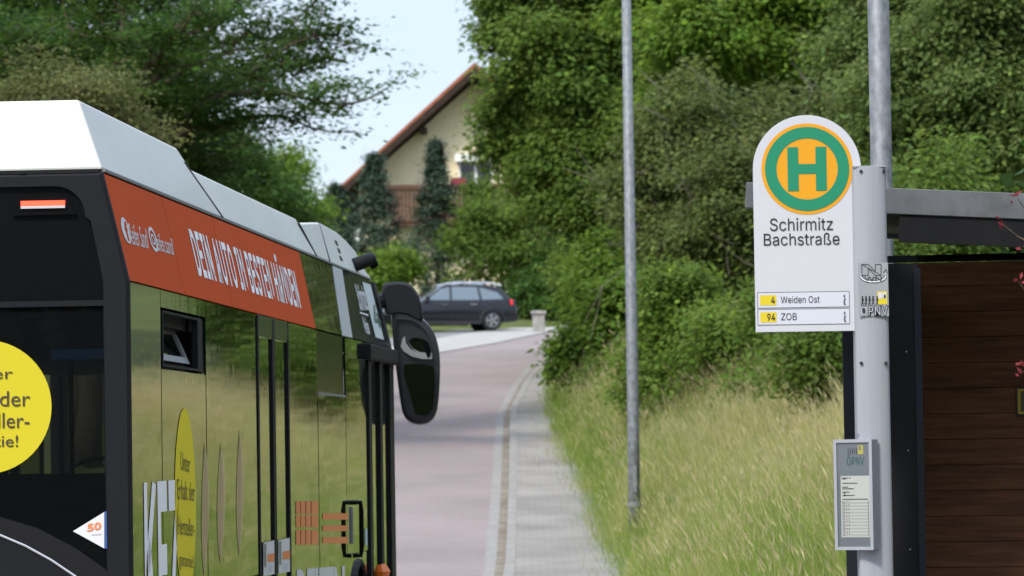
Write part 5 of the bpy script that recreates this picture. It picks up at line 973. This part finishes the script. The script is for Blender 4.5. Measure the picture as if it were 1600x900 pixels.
    quad(uq([(563, 490), (576, 494), (575, 491), (562, 487)], .004), m_foilw, dp_, 'display_rule')
    # left upper band
    def UL(s, v, off=0): p = U(s, v, off); return Vector((p.x, Wb - p.y, p.z))
    MB().prism([UL(.0, .012), UL(LB - .2, .012), UL(LB - .4, .985), UL(0, .985)], (0, -.02, 0)).build('upper_film', m_orange, o)
    # seams and slogan
    q_ = lambda pts, off=.003: uq(pts, off)
    lettering('DEIN AUTO IN BESTEN HÄNDEN', q_([(311, 429.5), (470.5, 480.5), (456.6, 410.5), (290.3, 340.2)]), m_foilb, ban[2], bold=.019)
    lettering('Reifen Sandl', q_([(205, 382), (232.5, 389), (228, 357), (200, 348)]), m_foilw, ban[0]); lettering('reifen.sandl', q_([(245, 391), (272.5, 399), (268, 372), (240, 362)]), m_foilw, ban[0])
    for px, py, sy in ((197, 360, 1), (239.5, 374, 1)):
        C = upper(px, py, .003); e_s = Vector((1, 0, 0)); e_v = (U(0, 1) - U(0, 0)).normalized(); n = 28; mb = MB()
        rg = [C + e_s * .115 * math.cos(2 * math.pi * k / n) + e_v * .062 * math.sin(2 * math.pi * k / n) for k in range(n)]
        if px < 200: mb.add(rg, [tuple(range(n))])
        else: mb.loft([rg, [C + (p - C) * .72 for p in rg]], cap=False); mb.loft([[C + (p - C) * .45 for p in rg], [C + (p - C) * .28 for p in rg]], cap=False)
        mb.build('media_badge', m_foilw, ban[0], fix=False)
        if px < 200: lettering('f', [C + e_s * a + e_v * b + UN * .002 for a, b in ((-.03, -.05), (.05, -.05), (.05, .045), (-.03, .045))], m_orange, ban[0], bold=.04)
    # --- roof covers
    FN = None
    def FS(s, h, ins): return [Vector((s[0], ir + .0, zr + .012)), ]
    def cover(name, a_bot, a_top, b_bot, b_top, ha, hb, ins=.115, nose=None, m=m_cover):
        ia = ins * ha / .32; ib = ins * hb / .32
        def ring(sb, st, h, i_):
            zb = zr + .012
            return [(sb, ir + .004, zb), (st, ir + i_ + .004, zb + h), (st, Wb - ir - i_, zb + h), (sb, Wb - ir, zb)]
        return MB().loft([ring(a_bot, a_top, ha, ia), ring(b_bot, b_top, hb, ib)]).build(name, m, o, bevel=.012)
    h1 = .325; h2 = .235; h3 = .285
    def smap(px, y_in, h):   # where along the bus a point at this inset shows at that pixel column
        return hit(px, 300, (0, y_in, 0), (0, 1, 0)).x
    t1 = smap(278, ir + .115, h1); sb1 = upper(350, 342).x
    cover('roof_cover', .03, .10, sb1 - .008, t1, h1, h1)
    sb2 = upper(497, 406).x; t2 = smap(461, ir + .10, h2)
    kk = (sb1 - t1)
    cover('roof_cover', sb1 + .008, t1 + .22, sb2, t2, h2, h2, ins=.13)
    sb3 = upper(517, 414).x; t3 = smap(501, ir + .09, h3)
    cover('roof_cover', sb2 + .008, t2 + .01, sb3 - .008, t3 - .012, h2 - .03, h3, ins=.11)
    ri = []
    for s_b, s_t, h in ((sb3 + .004, t3 + .004, h3), (sb3 + .9, t3 + 1.0, h3 - .01), (LB - 1.0, t3 + 1.5, h3 - .045), (LB - .75, t3 + 1.95, h3 - .10), (LB - .5, LB - .75, .09), (LB - .32, LB - .36, .02)):
        i_ = .11 * h / .32; zb = zr + .012; ri.append([(s_b, ir + .004, zb), (s_t, ir + i_ + .004, zb + h), (s_t, Wb - ir - i_, zb + h), (s_b, Wb - ir, zb)])
    fc = MB().loft(ri).build('roof_cover', m_cover, o, bevel=.008)
    FNn = Vector((0, -.32, .11)).normalized()
    for px, py in ((525.5, 380), (529.5, 392), (532.5, 404)):
        p = hit(px, py, (0, ir + .004, zr + .012), FNn); MB().prism([p + FNn * .003 + Vector((a * .07, 0, 0)) + Vector((0, .11, .32)).normalized() * b * .018 for a, b in ((-1, -1), (1, -1), (1, 1), (-1, 1))], -FNn * .004).build('vent_slot', m_bk, fc)
    MB().prism([(.05, ir - .004, zr + .002), (LB - .4, ir - .004, zr + .002), (LB - .4, ir - .004, zr + .014), (.05, ir - .004, zr + .014)], (0, .02, 0)).build('roof_gutter', m_gry, o)
    for s_b, s_t, h in ((sb1, t1 + .11, h2 + .02), (sb2, t2 + .0, h2 - .03), (sb3, t3 - .004, h3)):
        i_ = .115 * h / .32; p0 = Vector((s_b, ir + .004, zr + .012)); p1 = Vector((s_t, ir + .004 + i_, zr + .012 + h)); dx = Vector((.018, 0, 0))
        MB().prism([p0 - dx + FNn * .004, p0 + dx + FNn * .004, p1 + dx + FNn * .004, p1 - dx + FNn * .004], -FNn * .012).build('cover_seam', m_bk, o)
    # rear view camera arm
    c_a, c_b = dep(546, 417, 29.2), dep(579, 405, 29.35)
    MB().tube([c_a + (c_a - c_b) * .55 + Vector((0, .03, -.02)), c_a + (c_a - c_b) * .1, c_a], [.015, .05, .055], 12).build('camera_bracket', m_gry, o, smooth=True)
    cm = MB().tube([c_a, c_b, c_b + (c_b - c_a) * .12], [.05, .05, .036], 14).build('side_camera', m_dgrey, o, smooth=True)
    MB().tube([c_b + Vector((0, 0, 0)), c_b + Vector((.02, -.03, -.055))], [.038, .03], 12).build('camera_eye', m_blackg, cm)
    # --- rear end
    tb = rear(80, 291).z; wp = .112
    oR = [(0, .35), (0, 1.2), (0, zk), (ir * .3, zk + (zr - zk) * .3), (ir * .6, zk + (zr - zk) * .6)]; iR = [(wp, .35), (wp, 1.2), (wp + .004, zk), (wp + ir * .28, zk + (zr - zk) * .3), (wp + ir * .5, zk + (zr - zk) * .55)]
    n_ = 8
    for k in range(n_ + 1):
        a = math.pi / 2 * k / n_; rc = .14; ci = (wp + ir * .72 + rc, tb - rc); iR.append((ci[0] - rc * math.cos(a), ci[1] + rc * math.sin(a)))
        u = k / n_; oR.append((ir * (.6 + .4 * min(1, u * 1.6)) if u < .625 else ir + (u - .625) * .35, zk + (zr - zk) * (.6 + .4 * min(1, u * 1.6)) - (.0 if u < .625 else 0.002)))
    loops = []
    def mirr(q): return q + [(Wb - y, z) for y, z in reversed(q)]
    O_, I_ = mirr(oR), mirr(iR)
    cy, cz = Wb / 2, 1.7
    def inset(q, d): return [(y + (d if y < cy else -d), min(z, zr - d * 1.0)) for y, z in q]
    path = [[(.033, y, z) for y, z in O_], [(.006, y, z) for y, z in inset(O_, .002)], [(-.004, y, z) for y, z in inset(O_, .016)], [(-.004, y, z) for y, z in I_], [(.034, y, z) for y, z in inset(I_, .012)]]
    MB().loft(path, closed=False, cap=False).build('rear_surround', m_dgrey, o)
    zm = rear(80, 470).z; zw = rear(80, 479).z; zl = rear(60, 835).z - .12
    up_ = MB().prism([(.02, .10, zm), (.02, Wb - .1, zm), (.02, Wb - ir - .1, tb + .0), (.02, ir + .1, tb + .0)], (.04, 0, 0)).build('rear_upper_panel', m_blackg, o)
    Bx((.004, .10, zw), (.05, Wb - .1, zm)).build('rear_crossbar', m_dgrey, o)
    gl_ = glass('rear_glass', (.66, .68, .68), .3, ior=1.18)
    gw = Bx((.022, .115, zl - .1), (.03, Wb - .115, zw - .002)).build('rear_window', gl_, o)
    # third brake light
    bq = [rear(33, 328, .0), rear(102, 325, .0), rear(102, 313, .0), rear(33, 316, .0)]
    ya, yb = bq[1].y, bq[0].y; za, zb = bq[1].z, bq[2].z
    hs = MB().prism([(-.0, ya - .05, za - .03), (-.0, yb + .04, za - .03), (-.0, yb + .02, zb + .02), (-.0, ya - .01, zb + .02)], (.03, 0, 0)).build('brake_light_housing', m_blackg, o)
    bl = Bx((-.008, ya, za + .012), (-.0005, yb, zb)).build('brake_light', emit('brake_light_red', (1, .07, .03), 1.3), o)
    Bx((-.01, ya, za), (-.0005, yb, za + .011)).build('brake_light_lens', mat('grey_lens', (.5, .48, .48), .3), o)
    # seal strip under the white cover
    Bx((.0, ir + .02, zr - .0035), (.03, Wb - ir - .02, zr + .009)).build('cover_seal', m_bk, o); Bx((-.004, rear(40, 270).y, zr - .004), (.0, rear(30, 270).y + .0, zr + .006)).build('cover_latch', m_bk, o)
    # engine cover: low curved top edge with bright trim
    arc = [rear(px, py, -.005) for px, py in ((-60, 815), (0, 836), (40, 853), (80, 875), (120, 902), (150, 930), (172, 950))]
    yl = Wb - .12
    full = arc + [Vector((-.005, .12, .4))]; 
    left = [Vector((-.005, Wb - p.y, p.z)) for p in arc]
    out_ = [Vector((-.005, .12, .4))] + list(reversed(arc)) + left + [Vector((-.005, Wb - .12, .4))]
    MB().prism(out_, (.06, 0, 0)).build('engine_cover', m_dgrey, o)
    lip = [rear(px, py, .0) for px, py in ((-60, 790), (0, 808), (60, 826), (120, 858), (165, 890), (172, 898))]
    lo = [Vector((.004, .11, .45))] + [Vector((.004, max(.11, p.y), p.z)) for p in reversed(lip)] + [Vector((.004, Wb - max(.11, p.y), p.z)) for p in lip] + [Vector((.004, Wb - .11, .45))]
    MB().prism(lo, (.014, 0, 0)).build('rear_window_base', m_bk, o)
    MB().tube([p + Vector((-.004, 0, 0)) for p in arc] , .0055, 6).build('cover_trim', mat('bright_trim', (.6, .6, .6), .3, .5, .8), o)
    # rear bumper and lamps, below the picture
    Bx((-.06, .02, .26), (.05, Wb - .02, .44)).build('rear_bumper', m_dgrey, o, bevel=.02)
    for sg in (0, 1):
        y = .14 if sg == 0 else Wb - .14; MB().tube([(-.012, y, .72), (.0, y, .72)], .06, 16).build('tail_lamp', mat('red_lens', (.45, .01, .01), .25), o)
    # yellow round sticker on the rear glass
    C = rear(-23, 636, .018); rr = 105 * D0 / F; n = 56; mb = MB(); mb.add([C + Vector((0, rr * math.cos(2 * math.pi * k / n), rr * math.sin(2 * math.pi * k / n))) for k in range(n)], [tuple(range(n))]); rs = mb.build('round_sticker', m_foily, o, fix=False)
    for s_, cy, hwid, y0, y1 in (('Unter', 584, 43, 575, 592), ('Erhalt der', 624, 70, 611, 635), ('Hersteller-', 659, 69, 645, 669), ('garantie!', 693, 51, 680, 704)):
        x0, x1 = -23 - hwid, -23 + hwid; dy = .035
        lettering(s_, [rear(x0, y1 - dy * 0, .014), rear(x1, y1 + 0, .014), rear(x1, y0, .014), rear(x0, y0, .014)], m_brown, rs)
    # white triangle sticker
    tr_ = MB().add([rear(114, 830, .012), rear(163, 857, .012), rear(163, 800, .012)], [(0, 1, 2)]).build('triangle_sticker', m_foilw, o, fix=False)
    quad([rear(164, 857, .012), rear(169.5, 857, .012), rear(169.5, 797, .012), rear(164, 799, .012)], mat('blue_foil', (.03, .10, .35), .4), tr_, 'blue_edge')
    lettering('50', [rear(136, 831, .009), rear(158, 827, .009), rear(158, 815, .009), rear(136, 819, .009)], mat('red_yellow_ink', (.75, .22, .08), .5), tr_, bold=.03)
    quad([rear(143, 836, .009), rear(158, 835, .009), rear(158, 833.5, .009), rear(143, 834.5, .009)], m_lab, tr_, 'small_print')
    # --- prints on the side film
    Cs = side(290, 785, -.0028); zt_ = side(290, 638).z; rz = zt_ - Cs.z; xw = (side(306, 785).x - side(273, 785).x) / 2; n = 56
    m_foily2 = mat('shade_lifted_yellow_foil', (.72, .60, .018), .5, .2)  # lighter copy of the rear sticker's yellow, offsetting the side's shade
    ys = MB().add([Cs + Vector((xw * math.cos(2 * math.pi * k / n), 0, rz * math.sin(2 * math.pi * k / n))) for k in range(n)], [tuple(range(n))]).build('round_sticker', m_foily2, o, fix=False)
    for s_, y0, y1, x0, x1 in (('Unter', 705, 735, 281, 296), ('Erhalt der', 748, 780, 276, 303), ('Hersteller-', 806, 835, 277, 303), ('garantie!', 862, 890, 279, 301)):
        lettering(s_, SQ([(x0, y1), (x1, y1 + 4), (x1, y0 + 6), (x0, y0)], -.0045), mat('olive_ink', (.16, .14, .02), .6), ys)
    lettering('KFZ', SQ([(228, 990), (281, 975), (277, 761), (225, 766)], -.0028), m_foilb, o, bold=.028)
    # orange wordmark and white tyre letters low on the front half
    wm = MB()
    for x0, x1 in ((462, 468.5), (469.5, 476.5), (477.5, 485), (486, 496.5)):
        for y0, y1 in ((783, 803), (805, 824), (828, 851)): wm.add(SQ([(x0, y1), (x1, y1), (x1, y0), (x0, y0)], -.0028), [(0, 1, 2, 3)])
    for y0, y1 in ((802, 812), (821, 830), (839, 849)): wm.add(SQ([(503.5, y1), (543, y1), (543, y0), (503.5, y0)], -.0028), [(0, 1, 2, 3)])
    wm.build('orange_wordmark', m_foilo, o, fix=False)
    lettering('REIFEN', SQ([(463, 990), (538, 975), (538, 884), (463, 890)], -.0028), m_foilw, o, bold=.05)
    # printed fingers
    for x, y0, y1, w_ in ((320, 690, 905, 12), (345, 694, 880, 13), (374.5, 673, 868, 12)):
        c_ = []; 
        for v in np.linspace(0, 1, 14): c_.append((x + .8 * math.sin(v * 5) + w_ * .5 * math.sin(math.pi * min(1, v * 1.0)) ** .7, y0 + (y1 - y0) * v))
        for v in np.linspace(1, 0, 14): c_.append((x + 1 + .8 * math.sin(v * 5) - w_ * .5 * math.sin(math.pi * min(1, v * 1.0)) ** .7, y0 + (y1 - y0) * v))
        MB().add([side(a, b, -.0028) for a, b in c_], [tuple(range(len(c_)))]).build('printed_finger', m_skin, o, fix=False)
    # door notices
    for x0, x1, y0 in ((411, 428.2, 846), (434.5, 453, 842)):
        nq = quad(SQ([(x0, y0 + 54), (x1, y0 + 51), (x1, y0 - 2), (x0, y0 + 2)], -.0028), m_foilw, o, 'door_notice')
        quad(SQ([(x0 + 6, y0 + 32), (x1 - .8, y0 + 31), (x1 - .8, y0 + 18), (x0 + 6, y0 + 20)], -.0045), m_foilo, nq, 'orange_patch')
        quad(SQ([(x0 + 1, y0 + 40), (x0 + 4, y0 + 40), (x0 + 4, y0 + 4), (x0 + 1, y0 + 4)], -.0045), m_gry, nq, 'grey_column')
        quad(SQ([(x0 + 7, y0 + 48), (x1 - 4, y0 + 47), (x1 - 4, y0 + 38), (x0 + 7, y0 + 39)], -.0045), m_lab, nq, 'small_print')
    fs = quad(SQ([(570, 852), (573.5, 852), (573.5, 826), (570, 826)], -.0028), mat('pale_blue_foil', (.4, .55, .62), .5), o, 'info_sticker')
    # --- front wall and windscreen
    ft = MB(); ft.box((LB - .1, .12, .3), (LB, Wb - .12, 1.02)); ft.box((LB - .16, ir + .12, zk - .02), (LB - .04, Wb - ir - .12, zr)); ft.build('front_wall', m_bk, o)
    for sg in (0, 1):
        rings = []
        for y, z in ((0.0, .35), (0.0, zk), (ir, zr)):
            a, b = (y + .002, y + .1) if sg == 0 else (Wb - y - .002, Wb - y - .1); rings.append([(LB - .2, a, z), (LB - .04, a, z), (LB, b, z), (LB - .2, b, z)])
        MB().loft(rings).build('front_pillar', m_bk, o)
    Bx((LB - .05, .1, 1.021), (LB - .04, Wb - .1, zk - .021)).build('windscreen', glass('screen_glass', (.8, .84, .82), .06), o)
    Bx((LB - .55, .12, .72), (LB - .12, Wb - .12, 1.0)).build('dashboard', m_inner, o, bevel=.03)
    # --- inside, seen dimly through the rear glass
    ce = Bx((.1, .06, zk - .16), (LB - .3, Wb - .06, zk - .1)).build('ceiling', m_inner, o)
    Bx((.1, .07, zf + .002), (LB - .2, Wb - .07, zf + .02)).build('interior_floor', m_inner, o)
    Bx((.06, .13, .46), (1.25, Wb - .13, zl - .12)).build('engine_box', m_inner, o)
    pa_ = MB(); pa_.box((LB - 2.0, 1.25, zf + .03), (LB - 1.95, Wb - .1, 1.4)); pa_.build('cab_wall', m_inner, o)
    for x, y in ((4.1, .35), (6.1, .35), (5.0, 1.9), (8.0, .6), (8.0, 1.7)): MB().tube([(x, y, zf + .02), (x, y, zk - .16)], .017, 8).build('grab_pole', mat('pole_yellow', (.35, .28, .03), .4) if x == 5.0 else m_gry, o)
    m_seat = mat('seat_fabric', (.03, .04, .10), .9, .2, var=.4, scale=12)
    for x in (1.7, 2.6, 6.8, 7.7, 8.6):
        for y in (.14, 1.5):
            if x > 8 and y < 1: continue
            st_ = Bx((x, y, .78), (x + .44, y + .88, .86)).build('seat', m_seat, o, bevel=.02); Bx((x - .08, y, .865), (x, y + .88, 1.5)).build('backrest', m_seat, st_, bevel=.02)
            Bx((x + .1, y + .3, zf + .021), (x + .3, y + .6, .778)).build('pedestal', m_inner, st_)
    sw = rear(105, 712, 9.8); n = 20
    Ms = Matrix.Translation((LB - .85, sw.y, sw.z - .12)) @ Matrix.Rotation(R(-25), 4, 'Y')
    MB().tube([Ms @ Vector((.24 * math.cos(2 * math.pi * k / n), .24 * math.sin(2 * math.pi * k / n), 0)) for k in range(n + 1)], .016, 6).build('steering_wheel', m_bk, o)
    sc_ = rear(122, 528, 5.0); Bx((5.0, sc_.y - .16, sc_.z - .12), (5.05, sc_.y + .16, sc_.z + .1)).build('blue_reflection', emit('reflection_blue', (.01, .03, .08), .5), o)  # dim glowing box standing in for a blue reflection in the rear glass
    # --- wheels
    for xc in (3.3, 9.5):
        for y, sg in ((.06, 1), (Wb - .06, -1)):
            wh = empty('wheel', (xc, y, .40), None, None); wh.parent = o; n = 28
            MB().loft([[(r_ * math.cos(2 * math.pi * k / n), sg * a, r_ * math.sin(2 * math.pi * k / n)) for k in range(n)] for r_, a in ((.27, 0), (.36, 0), (.40, .04), (.40, .24), (.36, .28))]).build('tyre', m_rub, wh)
            MB().loft([[(r_ * math.cos(2 * math.pi * k / n), sg * a, r_ * math.sin(2 * math.pi * k / n)) for k in range(n)] for r_, a in ((.265, .002), (.22, .05), (.13, .06), (.11, .0), (.02, -.01))]).build('rim', m_gry, wh)
    # --- wing mirror at the front right corner
    md = 31.0
    def mp_(px, py, dx=0.0):
        return dep(px, py, md + dx)
    oc = [(612, 492), (622, 487), (642, 489), (660, 499), (674, 514), (682, 532), (686.5, 556), (687, 585), (685, 622), (681, 645), (672, 658), (658, 662.5), (643, 660), (632, 650), (626.5, 630), (621, 590), (616, 545)]
    def smooth(q, k=3):
        q = [Vector(p) for p in q]; n = len(q); r_ = []
        for i in range(n):
            p0, p1, p2, p3 = q[i - 1], q[i], q[(i + 1) % n], q[(i + 2) % n]
            for j in range(k):
                u = j / k; r_.append(tuple(.5 * ((2 * p1) + (p2 - p0) * u + (2 * p0 - 5 * p1 + 4 * p2 - p3) * u * u + (3 * p1 - p0 - 3 * p2 + p3) * u ** 3)))
        return r_
    oc = smooth(oc); hm_ = MB(); cxm, cym = 652, 578
    rings = []
    for sc, dx in ((1.0, .0), (1.02, .04), (.97, .10), (.8, .16), (.5, .19)): rings.append([mp_(cxm + (x - cxm) * sc, cym + (y - cym) * sc, dx) for x, y in oc])
    inn = [(cxm - 1 + (x - cxm) * .82, cym + 2 + (y - cym) * .89) for x, y in oc]
    rings = [[mp_(x, y, .035) for x, y in inn], [mp_(x, y, -.004) for x, y in inn]] + rings
    m_mir = mat('mirror_shell', (.012, .012, .013), .3, .5)
    mh = hm_.loft(rings).build('wing_mirror', m_mir, o)
    m_mg = mat('mirror_glass', (.55, .57, .58), .02, .5, 1.0)
    def mglass(pts, name, tilt, dx0):
        cx = sum(p[0] for p in pts) / len(pts); cy = sum(p[1] for p in pts) / len(pts)
        pts = smooth(pts)
        return MB().prism([mp_(x, y, dx0 + tilt * (x - cx) * md / F + .12 * (y - cy) * md / F) for x, y in pts], Vector((.006, 0, 0))).build(name, m_mg, mh)
    mglass([(631, 574), (640, 569), (672, 571), (679, 580), (678, 622), (673, 641), (664, 648), (645, 646), (637, 636), (633, 605)], 'mirror_glass', -.42, .0)
    mglass([(637, 541), (645, 528), (668, 534), (672, 556), (660, 561), (645, 556)], 'wide_angle_glass', -.3, .0)
    # pale crescent modelled as a reflection on the wide angle glass
    cr_ = [(626, 541), (629, 529), (633, 525), (634, 536), (642, 546), (655, 551), (675, 551), (675, 561), (660, 561), (643, 557), (631, 549)]
    MB().prism([mp_(x, y, -.012) for x, y in cr_], Vector((.008, 0, 0))).build('crescent_reflection', m_gry, mh)
    # casing of the arm
    oc2 = [(598, 446), (612, 441), (630, 441), (644, 447), (654, 462), (659, 482), (661, 502), (652, 500), (640, 494), (625, 491), (612, 492), (603, 490), (598, 470)]
    oc2 = smooth(oc2); rg = []
    for sc, dx in ((.86, -.035), (.97, .0), (1.0, .05), (.96, .15), (.8, .2)): rg.append([mp_(629 + (x - 629) * sc, 469 + (y - 469) * sc, dx) for x, y in oc2])
    arm = MB().loft(rg).build('mirror_arm', m_dgrey, o)
    MB().tube([mp_(600, 468, .08), Vector((LB - .05, .3, zk + .25))], [.06, .05], 10).build('arm_bracket', m_bk, arm)
bus()
bpy.context.view_layer.update()
